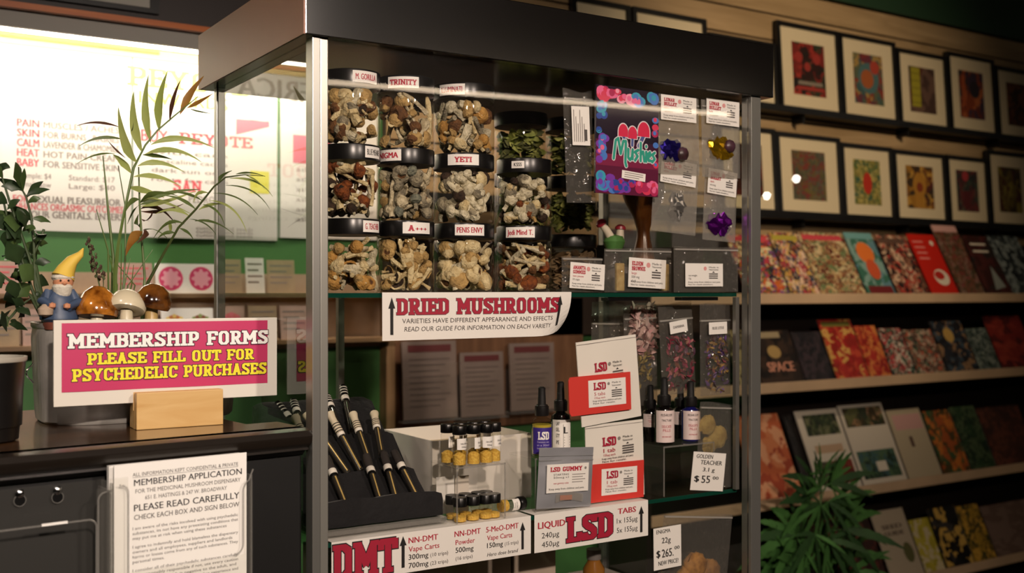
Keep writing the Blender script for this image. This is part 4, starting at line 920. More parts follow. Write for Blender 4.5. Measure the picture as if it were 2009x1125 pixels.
sg.text('Hero dose brand', w*.76, h*.09, h*.095, INKG, al='L', w=w*.165, bold=.01, sk=.2)
o = sg.build('paper_sign'); o.matrix_basis = M_; put(o, 'white paper sign with three price columns under the vape pen rack', 'sign', 'paper signs on the shelf edges')
M_, w, h = tr(.392, .0235, Z2+.001-.063) @ UP, .243, .063
sg = MB(); sg.sheet(w, h, 8, 4, PAPER, lambda x, y: (x, y, 0), sm=False); fold(sg, w, h, .045, PAPER)
sg.slab('LSD', w*.475, h*.14, h*.68, MAROON, w*.42, th=.28, edge=INK, eg=.035, z=.0005)
sg.text('LIQUID', w*.03, h*.62, h*.17, RED, al='L', w=w*.225, bold=.03); sg.text('240\u00b5g', w*.06, h*.36, h*.14, INK, al='L', w=w*.145); sg.text('450\u00b5g', w*.06, h*.12, h*.14, INK, al='L', w=w*.145)
sg.text('TABS', w*.72, h*.72, h*.15, RED, al='L', w=w*.165, bold=.03); sg.text('1x 155\u00b5g', w*.71, h*.46, h*.14, INK, al='L', w=w*.19); sg.text('5x 155\u00b5g', w*.71, h*.20, h*.14, INK, al='L', w=w*.19)
sg.arrow(w*.935, h*.12, h*.86, w*.05, INK, .0005)
o = sg.build('paper_sign'); o.matrix_basis = M_; put(o, 'short white paper sign with liquid and tab prices under the red envelopes', 'sign', 'paper signs on the shelf edges')

# ------------------------------------------------------------------ bags and pouches
def bag(name, label, cat, TL, TR, BR, BL, Y, film=FILM, th=.010, group=None, zipy=.86, seed=1, lab=None, flat=.7, zmin=None):
    M_, w, h = qp(TL, TR, BR, BL, Y)
    if zmin is not None: M_ = tr(0, 0, max(0, zmin-min(M_.translation.z, (M_ @ Vector((w, 0, 0))).z))) @ M_
    t = thing_m(name, label, cat, M_, group); r = random.Random(seed)
    ph = [r.uniform(0, 6) for _ in range(6)]
    def bulge(x, y):
        u, v = x/w, y/h; b = (max(0, math.sin(math.pi*u)))**.6*(max(0, math.sin(math.pi*min(1, v/ .92)))**.6)*(1-.5*v)
        return th*b+.0016*math.sin(u*9+ph[0]+v*4)*math.sin(v*11+ph[1])*min(1, b*3)+.0012*math.sin(u*17+v*9+ph[2])*min(1, b*3)
    m = MB()
    def yy(x, y, s): return y-max(0, y/h-.55)/.45*h*.035*(.5+.5*math.sin(x/w*6.28*s+ph[3]+s))
    m.sheet(w, h, 14, 18, film, lambda x, y: (x, yy(x, y, .8), bulge(x, y)*.5))
    m.sheet(w, h, 14, 18, film, lambda x, y: (x, yy(x, y, .6), -bulge(x, y)*.9-.0003)); fo = m.build('film', t)
    m = MB(); m.box(w*.01, w*.99, h*zipy, h*zipy+.003, -.0015, .0028, glass('zip_strip', '#dcdcdc', 1.6, .15, haze=.35)); m.build('zip_seal', fo)
    if lab:
        x0, y0, lw, lh, dr, tilt = lab; m = MB(); m.T = tr(x0*w, y0*h, th*.5+.0022) @ rotm('Z', tilt); m.quad(0, 0, lw*w, lh*h, PAPER); dr(m, lw*w, lh*h); m.build('label', fo)
    return t, M_, w, h
LGREY = pbr('label_grey', '#8a8480', .6)
def sticker(head, sub='', red=True, warn=True):
    def d(m, w, h):
        for i, s in enumerate(head): m.slab(s, w*.08, h*(.74-.17*i), h*.14, RED, w*.36*min(1, len(s)/6), al='L', th=.26, z=.0004)
        m.disc(w*.52, h*.78, h*.09, pbr('label_pink', '#dc9a98', .6), .0003, 12)
        m.text('Made in', w*.75, h*.80, h*.07, INK, w=w*.26); m.text('Vancouver', w*.75, h*.70, h*.07, INK, w=w*.26)
        m.poly([(w*.70, h*.60), (w*.78, h*.60), (w*.74, h*.66)], INK, .0004)
        for i in range(3): m.quad(w*.62, h*(.52-.09*i), w*.86, h*(.57-.09*i), INKG, .0004)
        if sub:
            for i, s in enumerate(sub): m.text(s, w*.08, h*(.44-.13*i), h*.08, RED if red and i == 0 else INKG, al='L', maxw=w*.45)
        if warn:
            m.text('Keep away from children and pets.', w*.5, h*.16, h*.065, INK, w=w*.86); m.text('Not for resale elsewhere.', w*.4, h*.06, h*.06, INK, w=w*.66)
    return d
def crumple(m, r, mat, seed, s=(1, 1, 1), n=12, k=.35):
    rr_ = random.Random(seed); vs = []; fs = []; nu, nv = n, n//2+1
    for j in range(nv):
        for i in range(nu):
            th = math.pi*j/(nv-1); a = 2*math.pi*i/nu; q = r*(1+rr_.uniform(-k, k)*(1 if 0 < j < nv-1 else 0))
            vs.append((q*math.sin(th)*math.cos(a)*s[0], q*math.sin(th)*math.sin(a)*s[1], q*math.cos(th)*s[2]))
    for j in range(nv-1):
        for i in range(nu): fs.append((j*nu+i, j*nu+(i+1) % nu, (j+1)*nu+(i+1) % nu, (j+1)*nu+i))
    m.add(vs, fs, mat)
def foil(name, c): return pbr('foil_'+name, c, .22, metal=.9)
CHOC = pbr('dark_chocolate', '#2c1c18', .35, col2='#4a2c3a', vscale=60)
def sweet(px, py, Y, r, mat, seed, label, ball=None, s=(1.3, .45, .9)):
    p = at(px, py, 'y', Y); t = thing('wrapped_sweet', label, 'sweet', p, 0, 'foil wrapped sweets in clear bags')
    m = MB(); crumple(m, r, mat, seed, s, 16); m.build('foil_wrapper', t)
    if ball:
        q = at(ball[0], ball[1], 'y', Y)-p; m = MB(); m.lathe([(0, -.013), (.009, -.010), (.013, -.003), (.013, .003), (.009, .010), (0, .013)], CHOC, 18, q.x, -.006, q.z, sy=.6); m.build('chocolate', t)
lb = (.10, .70, .76, .27, None, 0)
gB = 'clear zip bags taped inside the front glass'
bag('zip_bag', 'clear zip bag with a blue foil sweet and white label under the canopy', 'bag', (1297, 182), (1377, 190), (1374, 345), (1290, 340), .021, th=.007, seed=3, group=gB, lab=(.05, .66, .84, .31, sticker(('LUNAR', 'BULLET'), ('dark', 'one piece')), -1))
bag('zip_bag', 'clear zip bag with a gold foil sweet and white label under the canopy', 'bag', (1385, 190), (1457, 196), (1455, 352), (1378, 347), .021, th=.007, seed=4, group=gB, lab=(.07, .66, .86, .31, sticker(('LUNAR', 'BULLET'), ('milk', 'one piece')), -2))
bag('zip_bag', 'clear zip bag with a silver foil sweet below the blue one', 'bag', (1300, 310), (1378, 318), (1372, 470), (1277, 452), .031, th=.007, seed=5, group=gB, lab=(.10, .64, .80, .31, sticker(('LUNAR', 'BULLET'), ('white', '')), -1))
bag('zip_bag', 'clear zip bag with a purple foil sweet below the gold one', 'bag', (1385, 328), (1446, 336), (1445, 478), (1378, 470), .031, th=.007, seed=6, group=gB, lab=(.03, .64, .88, .34, sticker(('LUNAR', 'BULLET'), ('dark', 'strong')), -2))
sweet(1318, 296, .021, .020, foil('blue', '#3a2ca0'), 2, 'blue foil wrapped sweet in a clear bag', (1335, 303))
sweet(1412, 292, .021, .022, foil('gold', '#d6a81c'), 3, 'gold foil wrapped sweet in a clear bag', (1427, 288))
sweet(1328, 405, .031, .019, foil('silver', '#c8c6c2'), 4, 'silver foil wrapped sweet in a clear bag', None, (.9, .4, 1.2))
sweet(1411, 440, .031, .021, foil('purple', '#7a1c9c'), 5, 'purple foil wrapped sweet in a clear bag')
t, M_, w, h = bag('zip_bag', 'narrow clear zip bag with a long white label hanging beside the colourful pouch', 'bag', (1120, 176), (1176, 178), (1168, 400), (1112, 398), .03, FILMD, seed=8, th=.006, zipy=.90)
m = MB(); m.T = tr(w*.20, h*.50, .006); m.quad(0, 0, w*.62, h*.34, PAPER)
for i in range(6): m.quad(w*(.06+.07*i), h*.03, w*(.085+.07*i), h*(.31-.06*(i % 3)), LGREY, .0003)
m.quad(w*.42, h*.04, w*.52, h*.14, INKG, .0004); m.build('label', t)
# colourful pouch
M_, w, h = qp((1177, 168), (1301, 184), (1289, 389), (1168, 378), .010)
t = thing_m('printed_pouch', 'colourful purple and pink printed mushroom pouch under the canopy', 'pouch', M_)
PUR = pbr('pouch_purple', '#1a0c24', .3, coat=.4)
m = MB(); m.box(0, w, 0, h, -.004, 0, PUR); 
m.quad(0, 0, w, h*.5, pbr('pouch_maroon', '#5c1638', .3, coat=.4), .0003); m.quad(0, h*.26, w, h*.37, pbr('pouch_maroon2', '#7c1f44', .3, coat=.4), .0004); m.quad(w*.1, h*.37, w, h*.5, pbr('pouch_plum', '#3a1030', .3, coat=.4), .0004)
PC = [pbr('pouch_%d' % i, c, .3, coat=.4) for i, c in enumerate(('#d83a5c', '#e86a9a', '#4a7cc8', '#3aa0b8', '#7a3aa8', '#b02a58', '#2c4a9c', '#f0a0b8'))]
rp_ = random.Random(21)
def blobs(n, fx, fy, cs, rr0, rr1):
    for i in range(n):
        x, y = fx(), fy(); c = PC[rp_.choice(cs)]; r = rp_.uniform(rr0, rr1)*w; zz = .0005+.00002*(i % 20)
        x = min(max(x, r), w-r); y = min(max(y, r), h-r)
        m.disc(x, y, r, c, zz, 12, r*rp_.uniform(.6, 1)); m.disc(x-r*.1, y+r*.15, r*.5, PC[rp_.choice(cs)], zz+.0003, 10)
U_ = rp_.uniform
blobs(7, lambda: U_(0, w*.25), lambda: U_(h*.88, h), (0, 0, 5, 1), .07, .11); blobs(6, lambda: U_(w*.28, w*.6), lambda: U_(h*.87, h), (1, 0, 7), .06, .09); blobs(8, lambda: U_(w*.6, w), lambda: U_(h*.87, h), (2, 3, 1, 2), .06, .09)
blobs(9, lambda: U_(0, w*.14), lambda: U_(h*.55, h*.85), (3, 6, 2), .04, .07); blobs(8, lambda: U_(0, w*.16), lambda: U_(h*.3, h*.56), (1, 4, 2), .05, .08); blobs(7, lambda: U_(w*.9, w), lambda: U_(h*.3, h*.8), (5, 0, 2), .04, .06)
blobs(10, lambda: U_(0, w*.28), lambda: U_(0, h*.16), (3, 2, 4), .06, .1); blobs(12, lambda: U_(w*.25, w*.6), lambda: U_(0, h*.13), (4, 6, 5), .05, .08); blobs(12, lambda: U_(w*.62, w), lambda: U_(0, h*.13), (0, 5, 1), .05, .08)
WH = pbr('pouch_white', '#ded8dc', .35); CAPR = pbr('pouch_cap_red', '#d22a4e', .3); TEAL = pbr('pouch_teal', '#2f9c88', .3); SHD = pbr('pouch_stem', '#4c5c94', .3)
for x, y, r in ((.42, .585, .075), (.57, .575, .07), (.75, .605, .095)):
    for mat, g, z in ((WH, .014*w, .0012), (CAPR, 0, .0014)):
        m.poly([((x*w+(r*w+g)*math.cos(a*math.pi/14)), y*h+(r*w*1.35+g)*math.sin(a*math.pi/14)-(g if False else 0)) for a in range(15)], mat, z)
        m.quad(x*w-r*w-g, y*h-.008-g*.6, x*w+r*w+g, y*h, mat, z)
    stroke(m, [(x*w, y*h-.006), (.56*w+(x-.56)*w*.6, h*.47)], r*w*.42, WH, .00115); stroke(m, [(x*w, y*h-.006), (.56*w+(x-.56)*w*.6, h*.47)], r*w*.28, SHD, .0013)
sc_ = [[(.27, .33), (.30, .50), (.34, .52), (.38, .38), (.42, .50), (.46, .50), (.455, .30), (.47, .27)], [(.50, .43), (.50, .35), (.53, .33), (.56, .36), (.57, .43), (.57, .34)], [(.66, .43), (.61, .41), (.65, .37), (.61, .33)], [(.70, .50), (.70, .33)], [(.70, .39), (.74, .42), (.76, .33)], [(.79, .42), (.79, .33)], [(.79, .47), (.79, .475)], [(.82, .37), (.86, .39), (.85, .42), (.82, .40), (.83, .34), (.87, .34)], [(.93, .42), (.89, .40), (.93, .36), (.89, .33)]]
for line in sc_:
    pts = [(x*w, y*h) for x, y in line]; stroke(m, pts, .030*w, WH, .0016); stroke(m, pts, .019*w, TEAL, .0018)
m.T = tr(w*.40, h*.155, 0) @ rotm('Z', -4); m.quad(0, 0, w*.38, h*.075, PAPER, .0014)
for i in range(3): m.quad(w*.04, h*(.015+.02*i), w*(.34-.06*(i == 0)), h*(.022+.02*i), LGREY, .0016)
m.build('pouch_body', t)
# small bags standing along the upper shelf
def stand(px0, px1, py0, Y, label, lab, film=FILMD, seed=1, z=Z1, th=.012):
    pb_ = at(px0, 575, 'y', Y); d0 = proj((pb_.x, Y, z+.001))
    return bag('zip_bag', label, 'bag', (px0, py0), (px1, py0+(2 if py0 > 470 else 0)), (px1-2, proj((at(px1, 575, 'y', Y).x, Y, z+.001))[1]), (px0, d0[1]), Y, film, th, None, .9, seed, lab, zmin=z+.0012)
stand(1102, 1182, 503, .05, 'small clear bag with a white label beside the fourth bottom row jar', (.12, .12, .86, .72, sticker(('AMANITA', 'GUMMIES'), ('two pieces', '10 caps')), -3), seed=11)
stand(1186, 1318, 486, .062, 'clear bag of pale crackers with a white label in front of the carved wood stand', (.30, .12, .56, .66, sticker(('ELDEN', 'BROWNIE'), ('large', '500 mg', 'dark')), -3), seed=12)
stand(1322, 1449, 483, .018, 'wide clear bag with a small white label under the foil sweets', (.14, .12, .58, .50, sticker(('',), ('net weight', '15g'), False), 0), seed=13, th=.008)
CRK = pbr('cracker', '#cdb67a', .75, col2='#a8884c', vscale=60)
for i, (px, dx) in enumerate(((1216, 0), (1304, 0))):
    p = at(px, 540, 'y', .066); q = MB(); q.box(-.009, .009, -.003, .004, .002, .052, CRK, .002)
    put(q.build('cracker', None, (p.x, .066, Z1+.0015)), 'pale cracker at the %s of the labelled bag' % ('edge nearest the jars', 'edge nearest the wide clear bag')[i], 'cracker')
# figurine with pale stems and red caps
p = at(1205, 560, 'y', .15)
t = thing('mushroom_figurine', 'small figurine of two leaning pale stems with red caps on a green and grey base', 'figurine', (p.x, .15, Z1+.0005))
def L(px, py, dy=0): return at(px, py, 'y', .15+dy)-Vector((p.x, .15, Z1))
m = MB(); m.lathe([(.030, 0), (.034, .01), (.032, .035), (.024, .05), (.0, .056)], pbr('figurine_grey', '#6a6668', .5, bump=.5), 18, L(1215, 550).x, 0, 0, sy=.8); m.build('stone_base', t)
m = MB(); g0 = L(1205, 475); m.lathe([(0, -.022), (.015, -.015), (.021, 0), (.016, .010), (0, .014)], pbr('figurine_green', '#4c7a3c', .5), 18, g0.x, 0, g0.z); m.build('green_middle', t)
for (a_, b_, ca) in (((1200, 470), (1180, 440), 0), ((1216, 470), (1217, 450), 1)):
    a2, b2_ = L(*a_), L(*b_); m = MB(); m.tube([a2, (a2+b2_)/2+Vector((0, 0, .002)), b2_], [.0085, .0075, .007], pbr('figurine_pale', '#cfc2ac', .5), 12); m.build('stem', t)
    m = MB(); dd = (b2_-a2).normalized(); m.T = Matrix.Translation(b2_) @ dd.to_track_quat('Z', 'Y').to_matrix().to_4x4(); m.lathe([(.006, -.002), (.0105, -.001), (.010, .004), (.005, .008), (0, .009)], pbr('figurine_red', '#8a1f2c', .35), 14); m.build('cap', t)
# carved wooden stand
p = at(1262, 560, 'y', .16); top = at(1262, 388, 'y', .16).z-Z1
t = put(MB().lathe([(.032, 0), (.034, .004), (.031, .02), (.022, top*.36), (.013, top*.58), (.0125, top*.66), (.020, top*.80), (.034, top*.93), (.040, top*1.02), (.041, top*1.12), (.036, top*1.22), (.022, top*1.30), (0, top*1.33)], wood('carved_wood', '#4a2810', '#8a5424', (8, 8, 1), .3, .3), 32).build('carved_wood_mushroom', None, (p.x, .16, Z1+.0005)), 'turned brown wooden mushroom with a narrow waist behind the colourful pouch', 'ornament')
# blurred pale box and post things behind
p = at(1155, 560, 'y', .36)
t = thing('storage_box', 'dark storage box at the back of the upper shelf', 'box', (p.x, .36, Z1+.0003)); m = MB(); m.box(-.05, .05, -.05, .05, 0, .09, pbr('dark_card', '#3a322c', .6), .002); m.build('carton', t); m = MB(); m.box(-.052, .052, -.052, .052, .09, .098, pbr('dark_card_lid', '#4a4038', .6), .001); m.build('lid', t)
# ================================================================== lower shelf
ZS = Z2+.0014
# --- vape pen rack
p0 = at(655, 1058, 'z', Z2); RX0, RX1 = .016, .232
rk = thing('pen_rack', 'sloping black velvet rack of vape pens on the lower glass shelf', 'display rack', (RX0, .046, ZS+.0125))
VEL = pbr('black_velvet', '#060508', .85, bump=.8, bscale=70, sheen=.08)
rw = RX1-RX0
def rfn(x, u):                       # u runs over the slope profile
    return None
prof = [(.0, .002), (-.001, .034), (.004, .042), (.012, .040), (.020, .022), (.034, .016), (.085, .052), (.10, .066), (.106, .062), (.118, .060), (.165, .102), (.180, .116), (.186, .112), (.2, .11), (.262, .165), (.275, .168), (.28, .155), (.28, .0)]
m = MB(); n = len(prof); nx = 18
vs = []
for i in range(nx+1):
    x = rw*i/nx
    e = min(x, rw-x); sag = .006*math.exp(-e/.008)
    for j, (y, z) in enumerate(prof): vs.append((x, y+.0012*math.sin(x*90+j), max(0, z-(sag if 0 < j < n-1 else 0)+(.0012*math.sin(x*70+j*1.7) if 0 < j < n-1 else 0))))
m.add(vs, [(i*n+j, (i+1)*n+j, (i+1)*n+(j+1) % n, i*n+(j+1) % n) for i in range(nx) for j in range(n)]+[tuple(range(n))[::-1], tuple(nx*n+j for j in range(n))], VEL, True); m.build('velvet_body', rk)
tray = thing('acrylic_tray', 'clear acrylic tray beneath the black velvet rack', 'tray', (RX0-.004, .040, ZS))
m = MB(); m.box(0, rw+.008, 0, .30, 0, .004, ACRYL); m.box(0, rw+.008, 0, .005, .004, .0115, ACRYLE); m.box(rw+.003, rw+.008, .005, .30, .004, .0115, ACRYLE); m.box(0, .005, .005, .30, .004, .0115, ACRYLE); m.box(.006, rw+.002, .006, .298, .0042, .0118, glass('tray_fill', '#c8c8c8', 1.5, .2, haze=.25)); m.build('tray_body', tray)
IV = pbr('ivory_tip', '#d8cbb0', .4); GOLD = pbr('gold_glint', '#d8b870', .25, metal=.2); TUBE = pbr('pen_tube', '#3a3630', .2, metal=.2); PWH = pbr('pen_white', '#ece6da', .4); TRB = pbr('dark_translucent', '#3a3634', .2)
def pen(bot, tip, kind, label, Yb, Yt):
    a = at(*bot, 'y', Yb) if len(bot) == 2 else Vector(bot); b = at(*tip, 'y', Yt); Ln = (b-a).length
    t = thing('vape_pen', label, 'vape pen', a, 0, 'vape pens on the black velvet rack')
    t.rotation_euler = (b-a).to_track_quat('Z', 'Y').to_euler()
    lc = (b-a).to_track_quat('Z', 'Y').to_matrix().inverted() @ (CAM+Vector((.5, 0, .6))-a); lx, ly = Vector((lc.x, lc.y)).normalized()  # direction for the painted highlight strip along each tube
    if kind == 0:    # ivory flared mouthpiece, striped bands
        m = MB(); m.lathe([(0.00546, 0), (0.00546, Ln*.60)], TUBE, 14); m.tube([(lx*.0047, ly*.0047, Ln*.03), (lx*.0047, ly*.0047, Ln*.57)], .0013, GOLD, 6); m.build('tube', t)
        m = MB(); m.lathe([(0.00624, Ln*.60), (0.00676, Ln*.61), (0.00676, Ln*.645), (0.00598, Ln*.65)], PWH, 14); m.build('collar', t)
        m = MB(); m.lathe([(0.00650, Ln*.655), (0.00676, Ln*.66), (0.00676, Ln*.80), (0.00598, Ln*.83), (0.00624, Ln*.90), (0.00780, Ln*.975), (0.00728, Ln), (0, Ln)], IV, 14)
        for u in (.66, .70, .745, .785): m.lathe([(0.00696, Ln*u), (0.00696, Ln*(u+.014))], INK, 14)
        m.build('mouthpiece', t)
    else:
        m = MB(); m.lathe([(0.00520, 0), (0.00520, Ln*.62)], TUBE, 14); m.tube([(lx*.0045, ly*.0045, Ln*.03), (lx*.0045, ly*.0045, Ln*.60)], .0014, GOLD if kind == 1 else CHROME, 6); m.build('tube', t)
        m = MB(); m.lathe([(0.00650, Ln*.62), (0.00650, Ln*.655)], BLACK, 14); m.lathe([(0.00689, Ln*.66), (0.00715, Ln*.67), (0.00715, Ln*.735), (0.00650, Ln*.745)], PWH, 14); m.build('collar', t)
        m = MB(); m.lathe([(0.00624, Ln*.75), (0.00676, Ln*.78), (0.00702, Ln*.92), (0.00598, Ln*.99), (0, Ln)], TRB if kind == 1 else BLACK, 14, sy=.8)
        if kind == 2:
            for u in (.80, .86, .92): m.lathe([(0.00715, Ln*u), (0.00715, Ln*(u+.02))], PWH, 14, sy=.82)
        m.build('mouthpiece', t)
for i, (bt, tp) in enumerate((((683, 1004), (640, 896)), ((750, 999), (718, 892)), ((781, 995), (752, 888)), ((824, 988), (772, 885)))):
    pen(bt, tp, 1, 'dark tipped vape pen with gold glint in the front tier, %s' % ('nearest the front post', 'second from the front post', 'third from the front post', 'nearest the white carton')[i], .072, .150)
for i, (bt, tp) in enumerate((((683, 930), (600, 812)), ((708, 925), (646, 811)), ((724, 905), (692, 812)), ((748, 890), (734, 811)))):
    pen(bt, tp, 0, 'ivory tipped vape pen in the middle tier, %s' % ('hidden behind the front post', 'beside the front post', 'third from the front post', 'nearest the brochures')[i], .150, .225)
pen((620, 915), (579, 818), 0, 'ivory tipped vape pen seen through the side glass above the counter', .140, .225)
for i, (bt, tp) in enumerate((((612, 880), (543, 789)), ((668, 850), (640, 775)), ((690, 845), (672, 757)), ((598, 860), (575, 785)))):
    pen(bt, tp, 2, 'black striped vape pen in the back tier, %s' % ('seen through the side glass over the counter', 'just beside the front post', 'tallest beside the dark green wall', 'half hidden through the side glass')[i], .235, .315)
# --- white open carton
cb = at(848, 868, 'y', .155); cx1 = at(1042, 848, 'y', .155).x; zt = cb.z-Z2
t = thing('carton', 'low open white cardboard carton behind the clear riser of vials', 'box', (cb.x, .155, ZS))
cw = cx1-cb.x; cdp = .19
m = MB(); m.box(0, cw, 0, .003, 0, zt, CARTON); m.build('front_wall', t)
m = MB(); m.box(0, .003, .003, cdp, 0, zt, CARTON); m.box(cw-.003, cw, .003, cdp, 0, zt, CARTON); m.box(.003, cw-.003, cdp-.003, cdp, 0, zt, CARTON); m.build('side_walls', t)
m = MB(); m.box(.003, cw-.003, .003, cdp-.003, 0, .003, CARTON); m.box(.003, cw-.003, .003, cdp-.003, zt-.03, zt-.027, pbr('carton_inside', '#c8b896', .7)); m.build('insert', t)
# --- clear risers
def riser(x0, x1, y0, y1, h, label):
    t = thing('acrylic_riser', label, 'riser', (x0, y0, ZS), 0, 'clear acrylic risers on the lower shelf'); w = x1-x0; d = y1-y0; k = .003
    m = MB(); m.box(0, w, 0, d, h-k, h, ACRYL); m.box(0, w, -.0003, 0, h-k, h, ACRYLE); m.build('top_plate', t)
    m = MB(); m.box(0, k, 0, d, 0, h-k, ACRYL); m.box(w-k, w, 0, d, 0, h-k, ACRYL); m.build('side_plates', t)
    m = MB(); m.box(0, k, -.0004, 0, 0, h, ACRYLE); m.box(w-k, w, -.0004, 0, 0, h, ACRYLE); m.build('front_edges', t)
    return t
riser(.247, .340, .030, .115, .0905, 'clear acrylic riser carrying a row of small vials')
riser(.404, .520, .040, .120, .0905, 'clear acrylic riser carrying two dropper bottles behind the silver pouch')
riser(.676, .800, .030, .120, .0905, 'clear acrylic riser carrying dropper bottles behind the handwritten price tag')
m = MB(); m.T = UP; m.box(.0, .034, .0, .062, -.001, 0, WHITE); m.box(.036, .062, .0, .06, -.001, 0, pbr('card_shade', '#d8cfc2', .6)); put(m.build('price_card', None, (.256, .112, ZS)), 'blank white card standing inside the clear riser of vials', 'card')  # greyer panel has reflected shading put into its colour
# --- vials
POW = pbr('yellow_powder', '#e8c258', .8, col2='#d0a03c', vscale=300, bump=.5, bscale=400); VG = glass('vial_glass', '#fcfbf8', 1.4)
def make_vial(label, group, k=1.0, lab=True, ang=0):
    t = thing('vial', label, 'vial', (0, 0, 0), 0, group); R = .0112
    m = MB(); m.lathe([(R*.92, 0), (R, .0015), (R, .046*k), (R*.8, .049*k), (R*.8, .052*k)], VG, 20); vb = m.build('vial_body', t)
    m = MB(); m.lathe([(0, .0012), (R*.90, .0014), (R*.90, .016*k), (R*.4, .020*k), (0, .021*k)], POW, 18); m.build('powder', t)
    m = MB(); m.lathe([(R*1.0, .0495*k), (R*1.03, .0500*k), (R*1.03, .0495*k+.0135), (R*.97, .0495*k+.0145), (0, .0495*k+.0145)], BLACK, 24); m.build('lid', t)
    if lab:
        m = MB(); R2 = R+.0002
        m.fn = lambda q: ((R2+q.z)*math.sin(ang+q.x/R2), -(R2+q.z)*math.cos(ang+q.x/R2), q.y)
        for i in range(10): m.quad(-.012+.0024*i, .026*k, -.0096+.0024*i, .044*k, WHITE)
        m.text('NN-DMT', 0, .034*k, .003, INKG, w=.012); m.text('500mg', 0, .029*k, .0028, INKG, w=.009); m.build('label', vb)
    return t
gv = 'vials of yellow powder on the clear riser'
vp = [(.262, .046, -.2), (.287, .044, .3), (.311, .044, -.4), (.330, .050, .1), (.258, .078, .3), (.283, .080, 0), (.308, .078, .5), (.330, .082, 0)]
vl = ['nearest the post', 'second from the post', 'third from the post', 'nearest the dropper bottles']
v0 = make_vial('black lidded vial of yellow powder in the front row, nearest the post', gv)
for i, (x, y, a) in enumerate(vp):
    v = v0 if i == 0 else copy_tree(v0)
    v.location = (x, y, ZS+.0907); v.rotation_euler = (0, 0, a+.4)
    v['label'] = 'black lidded vial of powder in the %s row on the riser, %s' % ('front' if i < 4 else 'back', vl[i % 4])
v1 = make_vial('short vial under the riser', 'short vials under the clear riser', .5, False)
k = 0
for j, y in enumerate((.044, .069)):
    for x in (.262, .286, .310, .3255 if False else .3245):
        v = v1 if k == 0 else copy_tree(v1)
        v.location = (x if x < .32 else .3255, y if x < .32 else y+.0, ZS+.0002); v['label'] = 'short black lidded vial under the riser in the %s row, %s' % (('front', 'back')[j], vl[k % 4]); k += 1
v = copy_tree(v0); v['label'] = 'vial lying on its side with its black lid toward the silver pouch'; v['group'] = 'loose vial'
q = at(1000, 1003, 'z', Z2+.012); v.location = (.349, .062, ZS+.0125); v.rotation_euler = (0, math.radians(90), math.radians(8)); v.scale = (.98, .98, .8)
# --- dropper bottles
def dropper(px, pyb, Y, zb, H, r, glassm, liquid, labelm, draw, label, labz=(.05, .68), front=0.0, pull=0, side=0):
    p = at(px, pyb, 'y', Y); t = thing('dropper_bottle', label, 'bottle', (p.x, Y, zb), 0, 'dropper bottles on the clear risers')
    b = H*.58
    m = MB(); m.lathe([(r*.9, 0), (r, .002), (r, b*.80), (r*.9, b*.90), (r*.5, b*.96), (r*.5, b)], glassm, 26); bb = m.build('bottle_body', t)
    if liquid: m = MB(); m.lathe([(0, .002), (r*.92, .0025), (r*.92, b*.78), (0, b*.78)], liquid, 22); m.build('liquid', t)
    m = MB(); m.lathe([(r*.66, b), (r*.68, b+.001), (r*.68, b+H*.14), (r*.60, b+H*.145), (r*.55, b+H*.16), (0, b+H*.16)], pbr('dropper_collar', '#141212', .4), 24); m.build('collar', t)
    m = MB(); m.lathe([(r*.40, b+H*.16), (r*.38, b+H*.26), (r*.34, b+H*.36), (r*.36, b+H*.40), (r*.2, b+H*.42), (0, b+H*.42)], pbr('dropper_rubber', '#0f0e0e', .6), 20); m.build('rubber_bulb', t)
    m = MB(); R2 = r+.0003; m.fn = lambda q: ((R2+q.z)*math.sin(-.55+front+q.x/R2), -(R2+q.z)*math.cos(-.55+front+q.x/R2), q.y)
    W2 = r*2.3
    for i in range(14): m.quad(-W2/2+W2*i/14, b*labz[0], -W2/2+W2*(i+1)/14, b*labz[0]+b*(labz[1]), labelm, 0)
    m.T = Matrix(); draw(m, W2, b*labz[0], b*labz[1]); m.build('label', bb)
    return t
CLB = glass('bottle_glass', '#f2f0e4', 1.5); LIQ = pbr('yellow_liquid', '#c8b84a', .2, trans=.0); VIO = pbr('violet_label', '#3c2a86', .45); AMB = pbr('dark_bottle', '#0e0b0a', .12, coat=.3); COB = pbr('cobalt_bottle', '#1a1a5c', .12, coat=.4)
def dl(m, w, y, h):
    m.quad(-w/2, y, -w/2+w, y+h*.16, WHITE, .0002); m.slab('LSD', w*.02, y+h*.55, h*.30, WHITE, w*.50, th=.26)
    for i, s in enumerate(('Common mix', 'in a 30ml', '1ml = 15\u00b5g')): m.text(s, 0, y+h*(.43-.12*i), h*.07, pbr('violet_ink_pale', '#c8c0e0', .5), w=w*.52)
zr = ZS+.0907
dropper(1063, 885, .062, zr, .117, .0175, CLB, LIQ, VIO, dl, 'clear dropper bottle with a violet label on the riser', (.06, .66), front=.1)
def dl2(m, w, y, h):
    m.text('LAY', -w*.22, y+h*.82, h*.12, INK, w=w*.16, bold=.02); m.text('SEL', -w*.22, y+h*.62, h*.12, INK, w=w*.16, bold=.02); m.text('5TY', -w*.22, y+h*.42, h*.12, INK, w=w*.16, bold=.02); m.text('PE', -w*.22, y+h*.2, h*.12, INK, w=w*.12, bold=.02)
    m.quad(w*.02, y+h*.05, w*.45, y+h*.86, INK, .0002); m.quad(w*.035, y+h*.07, w*.43, y+h*.84, WHITE, .0003); m.text('L', w*.14, y+h*.55, h*.22, INK, bold=.04, z=.0006)
    for i in range(4): m.quad(w*.06, y+h*(.14+.09*i), w*.40, y+h*(.16+.09*i), LGREY, .0005)
dropper(1100, 882, .084, zr, .122, .0172, AMB, None, WHITE, dl2, 'dark dropper bottle with a handwritten white label beside the violet one', (.06, .74), front=.15)
